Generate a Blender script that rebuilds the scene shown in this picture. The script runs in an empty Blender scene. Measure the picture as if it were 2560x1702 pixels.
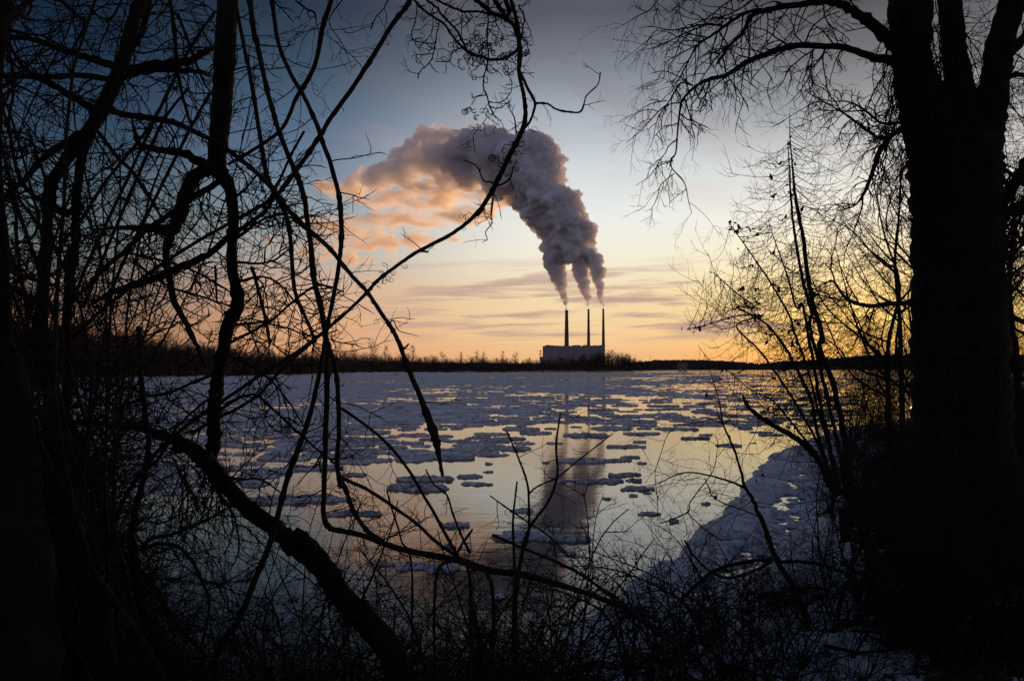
import bpy, bmesh, math, random
from mathutils import Vector, Matrix, noise as mnoise
import numpy as np
S = bpy.context.scene
COL = S.collection
R = math.radians

# ------------------------------------------------------------------ camera
CAM_Z, FPX, PITCH = 4.0, 2009.0, math.atan(69/2009.0)
cd = bpy.data.cameras.new('camera'); cam = bpy.data.objects.new('camera', cd); COL.objects.link(cam)
cd.sensor_width = 36.0; cd.lens = 36.0*FPX/2560.0
cd.clip_start = 0.05; cd.clip_end = 60000.0
cam.location = (0, 0, CAM_Z); cam.rotation_euler = (math.pi/2+PITCH, 0, 0)
S.camera = cam

# ------------------------------------------------------------------ exposure / sampling
S.view_settings.view_transform = 'Standard'; S.view_settings.look = 'None'
S.view_settings.exposure = 0.0; S.view_settings.gamma = 1.0
try: S.view_settings.use_curve_mapping = False
except Exception: pass
S.render.engine = 'CYCLES'
S.cycles.use_denoising = True
S.cycles.max_bounces = 14; S.cycles.volume_bounces = 10; S.cycles.transparent_max_bounces = 24
S.cycles.diffuse_bounces = 3; S.cycles.glossy_bounces = 3
S.cycles.caustics_reflective = False; S.cycles.caustics_refractive = False
S.cycles.volume_step_rate = 0.35; S.cycles.volume_max_steps = 256

def lin(c):
    return tuple(((v/255)/12.92 if v/255 <= .04045 else ((v/255+.055)/1.055)**2.4) for v in c) + (1.0,)

# ------------------------------------------------------------------ sun (just above the horizon, right of frame centre)
SUN_AZ, SUN_EL = R(26.5), R(0.8)
sd = bpy.data.lights.new('sun', 'SUN'); sun = bpy.data.objects.new('sun', sd); COL.objects.link(sun)
sd.energy = 4.4; sd.angle = R(0.6); sd.color = (1.0, 0.50, 0.22)
sdir = Vector((math.sin(SUN_AZ)*math.cos(SUN_EL), math.cos(SUN_AZ)*math.cos(SUN_EL), math.sin(SUN_EL)))
sun.rotation_euler = sdir.to_track_quat('Z', 'Y').to_euler()
sun.location = (500, 900, 300)

# ------------------------------------------------------------------ dusk sky
W = bpy.data.worlds.new('World'); S.world = W; W.use_nodes = True
def build_world():
    nt = W.node_tree; N = nt.nodes; L = nt.links; N.clear()
    out = N.new('ShaderNodeOutputWorld'); bg = N.new('ShaderNodeBackground'); L.new(bg.outputs[0], out.inputs[0])
    tc = N.new('ShaderNodeTexCoord'); sep = N.new('ShaderNodeSeparateXYZ'); L.new(tc.outputs['Generated'], sep.inputs[0])
    def m(op, a, b=None, c=None):
        n = N.new('ShaderNodeMath'); n.operation = op
        for i, v in enumerate((a, b, c)):
            if v is None: continue
            if isinstance(v, (int, float)): n.inputs[i].default_value = v
            else: L.new(v, n.inputs[i])
        return n.outputs[0]
    def ss(v, a, b):
        n = N.new('ShaderNodeMapRange'); n.interpolation_type = 'SMOOTHSTEP'
        L.new(v, n.inputs['Value']); n.inputs['From Min'].default_value = a; n.inputs['From Max'].default_value = b
        return n.outputs['Result']
    def mix(f, a, b, t='MIX'):
        n = N.new('ShaderNodeMixRGB'); n.blend_type = t
        for i, v in enumerate((f, a, b)):
            if isinstance(v, (int, float)): n.inputs[i].default_value = v
            elif isinstance(v, tuple): n.inputs[i].default_value = v
            else: L.new(v, n.inputs[i])
        return n.outputs[0]
    el = m('MULTIPLY', m('ARCSINE', sep.outputs['Z']), 180/math.pi)
    az = m('MULTIPLY', m('ARCTAN2', sep.outputs['X'], sep.outputs['Y']), 180/math.pi)
    # 0..1 over 0..90 degrees, square-rooted for more stops near the horizon
    t = m('SQRT', m('MAXIMUM', m('DIVIDE', el, 90.0), 0.0))
    def ramp(stops):
        n = N.new('ShaderNodeValToRGB'); cr = n.color_ramp; cr.interpolation = 'LINEAR'
        ps = [(math.sqrt(e/90.0), lin(c)) for e, c in stops]
        while len(cr.elements) > 1: cr.elements.remove(cr.elements[-1])
        cr.elements[0].position, cr.elements[0].color = ps[0]
        for p, c in ps[1:]:
            e = cr.elements.new(p); e.color = c
        L.new(t, n.inputs[0]); return n.outputs[0]
    TOP = [(34, (58, 70, 90)), (60, (56, 70, 94)), (90, (50, 64, 88))]
    far_left = ramp([(0, (150, 105, 82)), (2.5, (150, 112, 88)), (5.5, (128, 116, 108)), (8, (104, 116, 120)), (11, (80, 98, 108)), (14, (56, 76, 96)), (17, (40, 60, 82)), (20, (27, 45, 66)), (24, (18, 34, 48)), (34, (26, 42, 58)), (60, (40, 54, 74)), (90, (50, 64, 88))])
    left = ramp([(0, (214, 152, 114)), (2.5, (222, 166, 124)), (5.5, (208, 170, 144)), (8, (178, 172, 166)), (10.5, (142, 156, 163)), (14, (104, 124, 147)), (17, (82, 102, 128)), (20, (62, 82, 101)), (24, (42, 56, 74))] + TOP)
    mid = ramp([(0, (240, 176, 126)), (1, (243, 190, 136)), (2.5, (246, 207, 155)), (5.5, (244, 221, 178)), (8, (246, 238, 218)), (10.5, (238, 239, 233)), (14, (212, 218, 221)), (17, (176, 185, 195)), (20, (134, 142, 154)), (24, (86, 89, 99))] + TOP)
    right = ramp([(0, (255, 158, 74)), (1.2, (255, 184, 88)), (3, (255, 210, 114)), (5, (255, 226, 152)), (8, (252, 241, 206)), (10.5, (244, 241, 230)), (14, (214, 216, 214)), (17, (158, 160, 163)), (20, (116, 117, 120)), (24, (78, 78, 82))] + TOP)
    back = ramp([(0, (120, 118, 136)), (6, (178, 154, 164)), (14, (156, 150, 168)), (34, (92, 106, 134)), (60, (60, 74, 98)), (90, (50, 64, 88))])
    c = mix(ss(az, -29, -13), far_left, left)
    c = mix(ss(az, -16, 4), c, mid)
    c = mix(ss(az, 6, 22), c, right)
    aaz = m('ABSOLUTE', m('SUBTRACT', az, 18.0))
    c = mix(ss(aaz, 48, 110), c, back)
    # thin stratus streaks low over the horizon and faint high veil: noise on the direction itself
    comb = N.new('ShaderNodeCombineXYZ'); L.new(m('MULTIPLY', az, 0.10), comb.inputs[0]); L.new(m('MULTIPLY_ADD', el, 1.25, m('MULTIPLY', az, -0.035)), comb.inputs[1])
    ns = N.new('ShaderNodeTexNoise'); ns.inputs['Scale'].default_value = 1.0; ns.inputs['Detail'].default_value = 6; ns.inputs['Roughness'].default_value = .55
    ns.inputs['Distortion'].default_value = .35
    L.new(comb.outputs[0], ns.inputs['Vector'])
    band = m('MULTIPLY', ss(el, 1.2, 2.6), m('SUBTRACT', 1.0, ss(el, 5.6, 8.4)))
    az_w = m('MULTIPLY', ss(az, -19, 1), m('SUBTRACT', 1.0, ss(az, 18, 26)))
    st = m('MULTIPLY', m('MULTIPLY', ss(ns.outputs[0], .45, .62), band), m('MULTIPLY', az_w, .9))
    c = mix(st, c, lin((190, 157, 146)))
    comb2 = N.new('ShaderNodeCombineXYZ'); L.new(m('MULTIPLY', az, 0.06), comb2.inputs[0]); L.new(m('MULTIPLY_ADD', az, .05, m('MULTIPLY', el, 0.22)), comb2.inputs[1])
    n2 = N.new('ShaderNodeTexNoise'); n2.inputs['Scale'].default_value = 1.3; n2.inputs['Detail'].default_value = 5; n2.inputs['Roughness'].default_value = .5
    L.new(comb2.outputs[0], n2.inputs['Vector'])
    veil = m('MULTIPLY', m('MULTIPLY', ss(n2.outputs[0], .42, .68), ss(el, 7, 13)), m('MULTIPLY', m('MULTIPLY', m('SUBTRACT', 1.0, ss(el, 22, 34)), ss(az, -16, -4)), .36))
    c = mix(veil, c, mix(ss(el, 10, 22), lin((226, 196, 188)), lin((112, 106, 118))))
    # glow of the air around the low sun
    dv = N.new('ShaderNodeVectorMath'); dv.operation = 'DOT_PRODUCT'; L.new(tc.outputs['Generated'], dv.inputs[0]); dv.inputs[1].default_value = tuple(sdir)
    glow = m('POWER', m('MAXIMUM', dv.outputs['Value'], 0.0), 130.0)
    c = mix(m('MULTIPLY', glow, 1.0), c, (1.0, .56, .16, 1), 'ADD')
    # below the horizon: dull ground tone
    c = mix(ss(el, 0.0, -2.0), c, lin((60, 55, 55)))
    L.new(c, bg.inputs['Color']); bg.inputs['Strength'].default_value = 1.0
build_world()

# ------------------------------------------------------------------ helpers
def U(px, py, d):
    """photo pixel (2560 wide) at depth d metres along the view axis -> world point"""
    x = (px-1280)/FPX*d; v = -(py-851)/FPX*d
    return Vector((x, math.cos(PITCH)*d - math.sin(PITCH)*v, CAM_Z + math.sin(PITCH)*d + math.cos(PITCH)*v))
def tag(o, label=None, cat=None, group=None, kind=None):
    if label: o['label'] = label
    if cat: o['category'] = cat
    if group: o['group'] = group
    if kind: o['kind'] = kind
    return o
def empty(name, loc, label=None, cat=None, group=None, kind=None):
    o = bpy.data.objects.new(name, None); COL.objects.link(o); o.location = loc; o.empty_display_size = .1
    return tag(o, label, cat, group, kind)
def mobj(name, me, mat=None, parent=None):
    o = bpy.data.objects.new(name, me); COL.objects.link(o)
    if mat is not None and not me.materials: me.materials.append(mat)
    if parent is not None:
        o.parent = parent; o.matrix_parent_inverse = Matrix.Translation(-Vector(parent.location))
    return o
class MB:
    """collects numpy verts / faces and builds one mesh object"""
    def __init__(s): s.v = []; s.f = []; s.n = 0; s.uv = False
    def add(s, vs, fs):
        s.v.append(np.asarray(vs, dtype=np.float64).reshape(-1, 3)); s.f.extend([tuple(i+s.n for i in f) for f in fs]); s.n += len(s.v[-1])
    def box(s, lo, hi):
        x0, y0, z0 = lo; x1, y1, z1 = hi
        s.add([(x0,y0,z0),(x1,y0,z0),(x1,y1,z0),(x0,y1,z0),(x0,y0,z1),(x1,y0,z1),(x1,y1,z1),(x0,y1,z1)],
              [(0,3,2,1),(4,5,6,7),(0,1,5,4),(1,2,6,5),(2,3,7,6),(3,0,4,7)])
    def tube(s, pts, rad, sides=6, cap=True):
        P = np.array([tuple(p) for p in pts], dtype=float); n = len(P)
        if n < 2: return
        r = np.broadcast_to(np.asarray(rad, dtype=float), (n,))
        T = np.gradient(P, axis=0); T /= (np.linalg.norm(T, axis=1, keepdims=True)+1e-12)
        ref = np.array([0.0, 0, 1]) if abs(T[0][2]) < .9 else np.array([1.0, 0, 0])
        a = np.cross(T[0], ref); a /= np.linalg.norm(a)
        A = np.empty_like(P)
        for i in range(n):
            a = a - T[i]*np.dot(a, T[i]); a /= (np.linalg.norm(a)+1e-12); A[i] = a
        B = np.cross(T, A)
        th = np.arange(sides)/sides*2*math.pi
        ring = P[:, None, :] + r[:, None, None]*(np.cos(th)[None, :, None]*A[:, None, :] + np.sin(th)[None, :, None]*B[:, None, :])
        vs = ring.reshape(-1, 3); fs = []
        for i in range(n-1):
            b = i*sides
            for k in range(sides):
                k2 = (k+1) % sides
                fs.append((b+k, b+k2, b+sides+k2, b+sides+k))
        if cap:
            fs.append(tuple(range(sides-1, -1, -1))); fs.append(tuple(range((n-1)*sides, n*sides)))
        s.add(vs, fs)
    def mesh(s, name, smooth=True):
        me = bpy.data.meshes.new(name)
        V = np.concatenate(s.v) if s.v else np.zeros((0, 3))
        me.from_pydata(V.tolist(), [], s.f)
        if smooth: me.polygons.foreach_set('use_smooth', [True]*len(me.polygons))
        me.update(); return me
    def build(s, name, mat, parent=None, smooth=True):
        return mobj(name, s.mesh(name, smooth), mat, parent)
def mat(name, col, rough=.9, spec=.3):
    m = bpy.data.materials.new(name); m.use_nodes = True
    b = m.node_tree.nodes['Principled BSDF']; b.inputs['Base Color'].default_value = (*col, 1); b.inputs['Roughness'].default_value = rough
    b.inputs['Specular IOR Level'].default_value = spec
    return m
def noise_mat(name, c1, c2, scale, rough=.9, spec=.2, bump=0.0, bdist=.05, stretch=(1, 1, 1), detail=6, lo=.35, hi=.65):
    m = mat(name, c1, rough, spec); nt = m.node_tree; N = nt.nodes; L = nt.links; b = N['Principled BSDF']
    tc = N.new('ShaderNodeTexCoord'); mp = N.new('ShaderNodeMapping'); mp.inputs['Scale'].default_value = stretch
    L.new(tc.outputs['Object'], mp.inputs[0])
    n = N.new('ShaderNodeTexNoise'); n.inputs['Scale'].default_value = scale; n.inputs['Detail'].default_value = detail; L.new(mp.outputs[0], n.inputs['Vector'])
    r = N.new('ShaderNodeValToRGB'); r.color_ramp.elements[0].position = lo; r.color_ramp.elements[1].position = hi
    r.color_ramp.elements[0].color = (*c1, 1); r.color_ramp.elements[1].color = (*c2, 1)
    L.new(n.outputs[0], r.inputs[0]); L.new(r.outputs[0], b.inputs['Base Color'])
    if bump:
        bp = N.new('ShaderNodeBump'); bp.inputs['Strength'].default_value = bump; bp.inputs['Distance'].default_value = bdist
        L.new(n.outputs[0], bp.inputs['Height']); L.new(bp.outputs[0], b.inputs['Normal'])
    return m
# ------------------------------------------------------------------ river
def water_mat():
    m = mat('river_water', (.050, .038, .020), .075, .5); nt = m.node_tree; N = nt.nodes; L = nt.links; b = N['Principled BSDF']
    b.inputs['IOR'].default_value = 1.333
    tc = N.new('ShaderNodeTexCoord')
    def nz(sc, det, st):
        mp = N.new('ShaderNodeMapping'); mp.inputs['Scale'].default_value = st; L.new(tc.outputs['Object'], mp.inputs[0])
        n = N.new('ShaderNodeTexNoise'); n.inputs['Scale'].default_value = sc; n.inputs['Detail'].default_value = det; L.new(mp.outputs[0], n.inputs['Vector']); return n.outputs[0]
    b1 = N.new('ShaderNodeBump'); b1.inputs['Strength'].default_value = .035; b1.inputs['Distance'].default_value = .22
    L.new(nz(.9, 3, (.7, 1.3, 1)), b1.inputs['Height'])
    b2 = N.new('ShaderNodeBump'); b2.inputs['Strength'].default_value = .022; b2.inputs['Distance'].default_value = .05
    L.new(nz(4.5, 3, (.6, 1.4, 1)), b2.inputs['Height']); L.new(b1.outputs[0], b2.inputs['Normal'])
    L.new(b2.outputs[0], b.inputs['Normal'])
    return m
mb = MB(); mb.add([(-9000, -200, 0), (9000, -200, 0), (9000, 9000, 0), (-9000, 9000, 0)], [(0, 1, 2, 3)])
tag(mb.build('river', water_mat()), 'calm dusk river reflecting the sky between drifting ice', kind='structure')

# ------------------------------------------------------------------ far land
def far_shore(x):
    """y of the far waterline for a bearing-ish x at that y (piecewise in px -> world)"""
    return x
SHORE_PX = [(-400, 958), (60, 946), (330, 943), (600, 940), (760, 937), (900, 932.5), (1050, 930), (1280, 928.3), (1500, 926.4), (1750, 924.6), (1950, 923.6), (2300, 923.4), (3000, 923.2)]
def on_water(px, py):
    el = math.atan((851-py)/math.hypot(FPX, 0)) + 0  # small-angle: exact ray/plane below
    f = Vector((0, math.cos(PITCH), math.sin(PITCH))); u = Vector((0, -math.sin(PITCH), math.cos(PITCH)))
    d = f + Vector((1, 0, 0))*((px-1280)/FPX) + u*((851-py)/FPX)
    k = -CAM_Z/d.z
    return Vector((0, 0, CAM_Z)) + d*k
shore = [on_water(*p) for p in SHORE_PX]
def shore_at(px):
    for (a, A), (b, B) in zip(zip(SHORE_PX, shore), list(zip(SHORE_PX, shore))[1:]):
        if a[0] <= px <= b[0]:
            t = (px-a[0])/(b[0]-a[0]); q = a[1]+(b[1]-a[1])*t
            return on_water(px, q)
    return shore[-1]
snow_far = noise_mat('far_shore_snow', (.10, .085, .07), (.5, .5, .52), .09, .95, .1, stretch=(.25, 1, 1), lo=.42, hi=.6)
land_mat = noise_mat('far_land', (.035, .028, .022), (.07, .058, .045), .02, 1, 0)
mb = MB(); n = 90; rng = random.Random(3)
rows = []
for i in range(n+1):
    px = -400 + 3400*i/n; p = shore_at(px); dirv = Vector((p.x, p.y, 0)).normalized()
    j = 1+rng.uniform(-.012, .012)
    base = Vector((p.x, p.y, 0))*j
    row = [base + Vector((0, 0, -.3)), base + dirv*6 + Vector((0, 0, .3+.3*rng.random())), base + dirv*14 + Vector((0, 0, .6+.5*rng.random())), base + dirv*30 + Vector((0, 0, 2.6)), base+dirv*400+Vector((0, 0, 3)), dirv*6500 + Vector((0, 0, 3)), dirv*9500 + Vector((0, 0, 3))]
    rows.append(row)
vs = [tuple(v) for r in rows for v in r]; k = len(rows[0]); fs = []
for i in range(n):
    for j in range(2): fs.append((i*k+j, (i+1)*k+j, (i+1)*k+j+1, i*k+j+1))
mb.add(vs, fs); tag(mb.build('far_shore', snow_far), 'snow dusted far river bank below the trees', kind='structure')
mb = MB(); fs = []
for i in range(n):
    for j in range(2, k-1): fs.append((i*k+j, (i+1)*k+j, (i+1)*k+j+1, i*k+j+1))
mb.add(vs, fs); tag(mb.build('far_land', land_mat), 'dark land beyond the river', kind='structure')
# low hills right of the power station, unseen far end raised to block sun
hill_mat = noise_mat('hill_woods', (.04, .03, .028), (.085, .066, .058), .02, 1, 0, stretch=(1, 1, 2))
mb = MB(); prof = [(1560, 908), (1600, 903), (1650, 900), (1700, 899), (1760, 899.5), (1810, 902), (1850, 905), (1900, 909), (1950, 904), (2050, 898), (2150, 889), (2250, 884), (2350, 882), (2450, 883), (2600, 886), (2900, 892), (3100, 900)]
D = 2700; ring = []; rng = random.Random(5)
xs = []
for a, b in zip(prof, prof[1:]):
    for t in np.linspace(0, 1, 30, endpoint=False): xs.append((a[0]+(b[0]-a[0])*t, a[1]+(b[1]-a[1])*t))
for (px, py) in xs:
    top = U(px, py, D); hgt = max(top.z, 3.2) - 2 + rng.uniform(-2.2, 2.2)
    b0 = U(px, 918, D); dv = Vector((b0.x, b0.y, 0)).normalized()
    for off, hh in ((-900, 0), (-600, .35), (-300, .72), (0, 1), (260, 1.05), (700, .8), (1600, 0)):
        q = Vector((b0.x, b0.y, 0)) + dv*off; nz = mnoise.fractal(q*.004, 1, 2, 4)
        ring.append((q.x, q.y, 2 + max(0, hgt*hh*(1+.12*nz)) + (rng.uniform(-1.2, 1.2) if 0 < hh else 0)))
fs = []
for i in range(len(xs)-1):
    for j in range(6): fs.append((i*7+j, (i+1)*7+j, (i+1)*7+j+1, i*7+j+1))
mb.add(ring, fs); tag(mb.build('hills', hill_mat), 'low wooded hills on the horizon, hidden right end raised to block the sun', kind='structure')

# ------------------------------------------------------------------ power station
PD = 3100.0; MP = PD/FPX
def plant():
    clad = noise_mat('station_cladding', (.20, .19, .20), (.27, .26, .27), .05, .7, .2, stretch=(1, 1, .2))
    trim = mat('station_trim', (.07, .065, .065), .8)
    conc = noise_mat('stack_concrete', (.075, .062, .052), (.10, .085, .07), .06, .9, .1, stretch=(1, 1, .3))
    ringm = mat('stack_band', (.04, .035, .03), .9)
    g0 = 3.0
    L_, R_ = U(1358.5, 864.4, PD), U(1513, 864.4, PD); top = L_.z
    root = empty('power_station', ((L_.x+R_.x)/2, PD, g0), 'long pale grey boiler house of the power station below the three stacks', 'power station')
    b = MB(); y0 = PD; y1 = PD+75
    b.box((L_.x, y0, g0), (R_.x-8, y1, top)); b.box((R_.x-8, y0+4, g0), (R_.x, y1-4, top-1.5))
    body = b.build('wall', clad, root, smooth=False)
    w = (R_.x-L_.x)
    p = MB()
    for i in range(17):
        x = L_.x+6+i*(w-20)/16; p.box((x-.35, y0-.4, g0), (x+.35, y0, top-1))
    p.build('pilaster', clad, root, smooth=False)
    rg = random.Random(8); x = L_.x
    while x < R_.x-14:
        wd = rg.uniform(5, 22)
        if rg.random() < .8:
            pa = MB(); pa.box((x, y0+2, top), (min(x+wd, R_.x-9), y0+rg.uniform(10, 30), top+rg.uniform(.8, 3.4))); pa.build('roof_box', trim, root, smooth=False)
        x += wd+rg.uniform(0, 2)

    for (fx, z0, z1, ww) in ((.24, 37, 42, 34), (.46, 22, 27, 26), (.62, 52, 56, 22)):
        v = MB(); x = L_.x+fx*w; v.box((x, y0-.9, z0), (x+ww, y0, z1)); v.build('louvre', trim, root, smooth=False)
    a = MB(); a.box((L_.x-12, y0+5, g0), (L_.x, y0+40, 48)); a.build('annex', clad, root, smooth=False)
    v = MB(); x = L_.x+.68*w
    v.tube([(x, y0+20, top), (x, y0+20, top+4), (x+7, y0+20, top+6.5)], .9, 6); v.build('roof_pipe', trim, root)
    data = [(1416.8, 775.6, 7.4, 11.2, 864, 'widest', PD+85), (1471.6, 772.8, 4.7, 8.0, 864, 'middle', PD+90), (1508.6, 771.7, 4.4, 7.9, 864, 'rightmost', PD+90)]
    labs = ['stout smokestack, widest and leftmost of the three, behind the boiler house', 'slender smokestack standing between the two other stacks', 'slender smokestack at the right end of the boiler house']
    for (px, py, wt, wb, pb, nm, dd), lab in zip(data, labs):
        s = dd/FPX; t = U(px, py, dd); q = U(px, pb, dd); H = t.z
        st = empty('smokestack', (t.x, dd, g0), lab, 'smokestack', 'three smokestacks of the power station')
        rb = wb*s/2; rt = wt*s/2; slope = (rb-rt)/(t.z-q.z); r0 = rb + slope*(q.z-g0)
        m_ = MB(); zs = np.linspace(g0, H, 14); m_.tube([(t.x, dd, z) for z in zs], [r0+(rt-r0)*(z-g0)/(H-g0) for z in zs], 24); m_.build('shaft', conc, st)
        for f in (.985, .80, .6):
            z = g0+(H-g0)*f; r = r0+(rt-r0)*f; m_ = MB(); m_.tube([(t.x, dd, z-.9), (t.x, dd, z+.9)], r+.9, 24); m_.build('platform', ringm, st)
        m_ = MB(); m_.tube([(t.x, dd, H), (t.x, dd, H+1.5)], rt*.86, 20); m_.build('flue', ringm, st)
plant()
def lattice(px, ptop, dd, hw, label):
    t = U(px, ptop, dd); o = empty('pylon', (t.x, dd, 3), label, 'pylon'); m_ = MB()
    met = mat('pylon_steel', (.08, .07, .065), .7)
    H = t.z-3
    for sx in (-1, 1):
        for sy in (-1, 1):
            m_.tube([(t.x+sx*hw, dd+sy*hw, 3), (t.x+sx*hw*.25, dd+sy*hw*.25, 3+H)], .55, 4)
    for k in range(8):
        z0 = 3+H*k/8; z1 = 3+H*(k+1)/8; w0 = hw*(1-.75*k/8); w1 = hw*(1-.75*(k+1)/8)
        for sx in (-1, 1): m_.tube([(t.x+sx*w0, dd-w0, z0), (t.x-sx*w1, dd-w1, z1)], .3, 4)
    m_.build('lattice', met, o)
    m2 = MB()
    for f in (.78, .92): m2.tube([(t.x-hw*1.3, dd, 3+H*f), (t.x+hw*1.3, dd, 3+H*f)], .4, 4)
    m2.build('crossarm', met, o)
lattice(1351, 874, 3000, 5, 'steel lattice pylon just left of the boiler house')
lattice(1153, 879, 2900, 4, 'distant lattice pylon above the treetops midway between vine and power station')
for px, ptop in ((1564, 895), (1590, 886), (1626, 889)):
    t = U(px, ptop, 2400); o = empty('light_pole', (t.x, 2400, 3), 'thin light pole on the skyline right of the power station', 'light pole', 'light poles on the skyline')
    m_ = MB(); m_.tube([(t.x, 2400, 3), (t.x, 2400, t.z)], [.5, .35], 5); m_.build('pole', mat('pole_grey', (.09, .08, .08)), o)
    m_ = MB(); m_.box((t.x-1.6, 2399, t.z), (t.x+1.6, 2401, t.z+.9)); m_.build('lamp_head', mat('pole_head', (.1, .09, .09)), o, smooth=False)
# small pale tank house on the far bank to the right
q0, q1 = U(1698, 907, 1350), U(1718, 907, 1350)
o = empty('silo_building', ((q0.x+q1.x)/2, 1350, 2), 'small pale square building on the far shore under the hills', 'building')
m_ = MB(); m_.box((q0.x, 1350, 2), (q1.x, 1362, q0.z)); m_.build('wall', mat('pale_wall', (.16, .13, .11), .8), o, smooth=False)
m_ = MB(); m_.box((q0.x-1, 1349.4, q0.z), (q1.x+.5, 1363, q0.z+.7)); m_.build('roof', mat('pale_roof', (.14, .12, .10), .8), o, smooth=False)
# ------------------------------------------------------------------ smoke plume
def smoke_mat(name, dens, aniso=.45, surf=.06, col=(.93, .91, .92), hetero=None):
    m = bpy.data.materials.new(name); m.use_nodes = True; nt = m.node_tree; N = nt.nodes; L = nt.links; N.clear()
    out = N.new('ShaderNodeOutputMaterial')
    tr = N.new('ShaderNodeBsdfTransparent'); df = N.new('ShaderNodeBsdfDiffuse'); df.inputs[0].default_value = (.86, .85, .88, 1)
    mx = N.new('ShaderNodeMixShader'); mx.inputs[0].default_value = surf
    L.new(tr.outputs[0], mx.inputs[1]); L.new(df.outputs[0], mx.inputs[2]); L.new(mx.outputs[0], out.inputs['Surface'])
    v = N.new('ShaderNodeVolumePrincipled'); v.inputs['Color'].default_value = (*col, 1); v.inputs['Anisotropy'].default_value = aniso; v.inputs['Density'].default_value = dens
    L.new(v.outputs[0], out.inputs['Volume'])
    if hetero:
        sc, st, lo, hi = hetero
        tc = N.new('ShaderNodeTexCoord'); mp = N.new('ShaderNodeMapping'); mp.inputs['Scale'].default_value = st; L.new(tc.outputs['Object'], mp.inputs[0])
        n = N.new('ShaderNodeTexNoise'); n.inputs['Scale'].default_value = sc; n.inputs['Detail'].default_value = 6; n.inputs['Roughness'].default_value = .66; n.inputs['Distortion'].default_value = .8; L.new(mp.outputs[0], n.inputs['Vector'])
        mr = N.new('ShaderNodeMapRange'); mr.interpolation_type = 'SMOOTHSTEP'; mr.inputs['From Min'].default_value = lo; mr.inputs['From Max'].default_value = hi; mr.inputs['To Max'].default_value = dens
        L.new(n.outputs[0], mr.inputs['Value']); L.new(mr.outputs[0], v.inputs['Density'])
    return m
def blob_mesh(name, blobs, voxel, disp, seed, jitter=5, jr=(.35, .62), flat=None):
    """blobs (px, py, r px, depth offset m) at the plant's distance -> displaced, remeshed billow mesh"""
    rg = random.Random(seed); bm = bmesh.new()
    for (px, py, r, dz) in blobs:
        dd = PD+80+dz; c = U(px, py, dd); rr = r*dd/FPX
        balls = [(c, rr*.86)]
        for k in range(jitter):
            v = Vector((rg.gauss(0, 1), rg.gauss(0, 1), rg.gauss(0, 1))).normalized(); q = rr*rg.uniform(*jr)
            balls.append((c+v*(rr-q*.78), q))
        for cc, q in balls:
            bmesh.ops.create_icosphere(bm, subdivisions=2, radius=q, matrix=Matrix.Translation(cc) @ (Matrix.Diagonal((*flat, 1)) if flat else Matrix.Identity(4)))
    me = bpy.data.meshes.new(name+'_raw'); bm.to_mesh(me); bm.free()
    o = bpy.data.objects.new(name+'_raw', me); COL.objects.link(o)
    md = o.modifiers.new('r', 'REMESH'); md.mode = 'VOXEL'; md.voxel_size = voxel
    for i, (typ, size, strength) in enumerate(disp):
        t = bpy.data.textures.new('%s_t%d' % (name, i), typ)
        if typ == 'VORONOI': t.noise_scale = size; t.distance_metric = 'DISTANCE'; t.weight_1 = 1.0; t.noise_intensity = 1.0
        else: t.noise_scale = size; t.noise_depth = 3
        d = o.modifiers.new('d%d' % i, 'DISPLACE'); d.texture = t; d.texture_coords = 'GLOBAL'; d.strength = strength if typ != 'VORONOI' else -strength*1.5; d.mid_level = .5 if typ != 'VORONOI' else .47
        if strength*1.2 > voxel:
            md = o.modifiers.new('r%d' % i, 'REMESH'); md.mode = 'VOXEL'; md.voxel_size = voxel
    dg = bpy.context.evaluated_depsgraph_get(); ev = o.evaluated_get(dg)
    res = bpy.data.meshes.new_from_object(ev); res.name = name
    bpy.data.objects.remove(o); bpy.data.meshes.remove(me)
    res.polygons.foreach_set('use_smooth', [True]*len(res.polygons)); res.materials.clear()
    return res
def dense(px_list, n_between=2, dj=10, seed=1):
    rg = random.Random(seed); out = []
    for a, b in zip(px_list, px_list[1:]):
        for k in range(n_between):
            t = k/n_between; r_ = a[2]+(b[2]-a[2])*t; w_ = 1 if r_ < 6 else rg.uniform(.72, 1.22); out.append((a[0]+(b[0]-a[0])*t+(rg.uniform(-.3, .3)*r_ if r_ > 6 else 0), a[1]+(b[1]-a[1])*t, r_*w_, rg.uniform(-dj, dj)))
    out.append((*px_list[-1], 0)); return out
cols = [([(1417, 772, 2.6), (1415.5, 762, 4.5), (1412, 747, 8.5), (1405.6, 725, 13), (1397, 697, 17), (1394, 680, 20), (1388, 663, 23), (1384, 640, 25)], 'billowing column of smoke rising from the stout leftmost stack'),
        ([(1471.7, 770, 2.4), (1470.5, 760, 4), (1466.5, 741, 9), (1460, 719, 12.5), (1452, 694, 18), (1451, 668, 21), (1452, 640, 22)], 'billowing column of smoke rising from the middle stack'),
        ([(1508.6, 769, 2.3), (1507, 759, 3.8), (1502, 744, 7.5), (1499.6, 722, 10.5), (1492, 696, 15), (1491, 674, 18), (1487, 656, 19), (1480, 640, 18)], 'billowing column of smoke rising from the rightmost stack')]
sm_col = smoke_mat('smoke_column', .13, .1, .18, (.95, .96, .99))
for i, (pl, lab) in enumerate(cols):
    me = blob_mesh('smoke', dense(pl, 5, 5, i+1), 1.7, [('CLOUDS', 26, 9), ('VORONOI', 17, 8), ('VORONOI', 8, 4), ('CLOUDS', 4, 2)], 10+i, jitter=7, jr=(.28, .5))
    tag(mobj('smoke', me, sm_col), lab, 'smoke', 'smoke columns from the stacks')
main = [(1384, 630, 28), (1383, 622, 31), (1400, 610, 50)]
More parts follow.
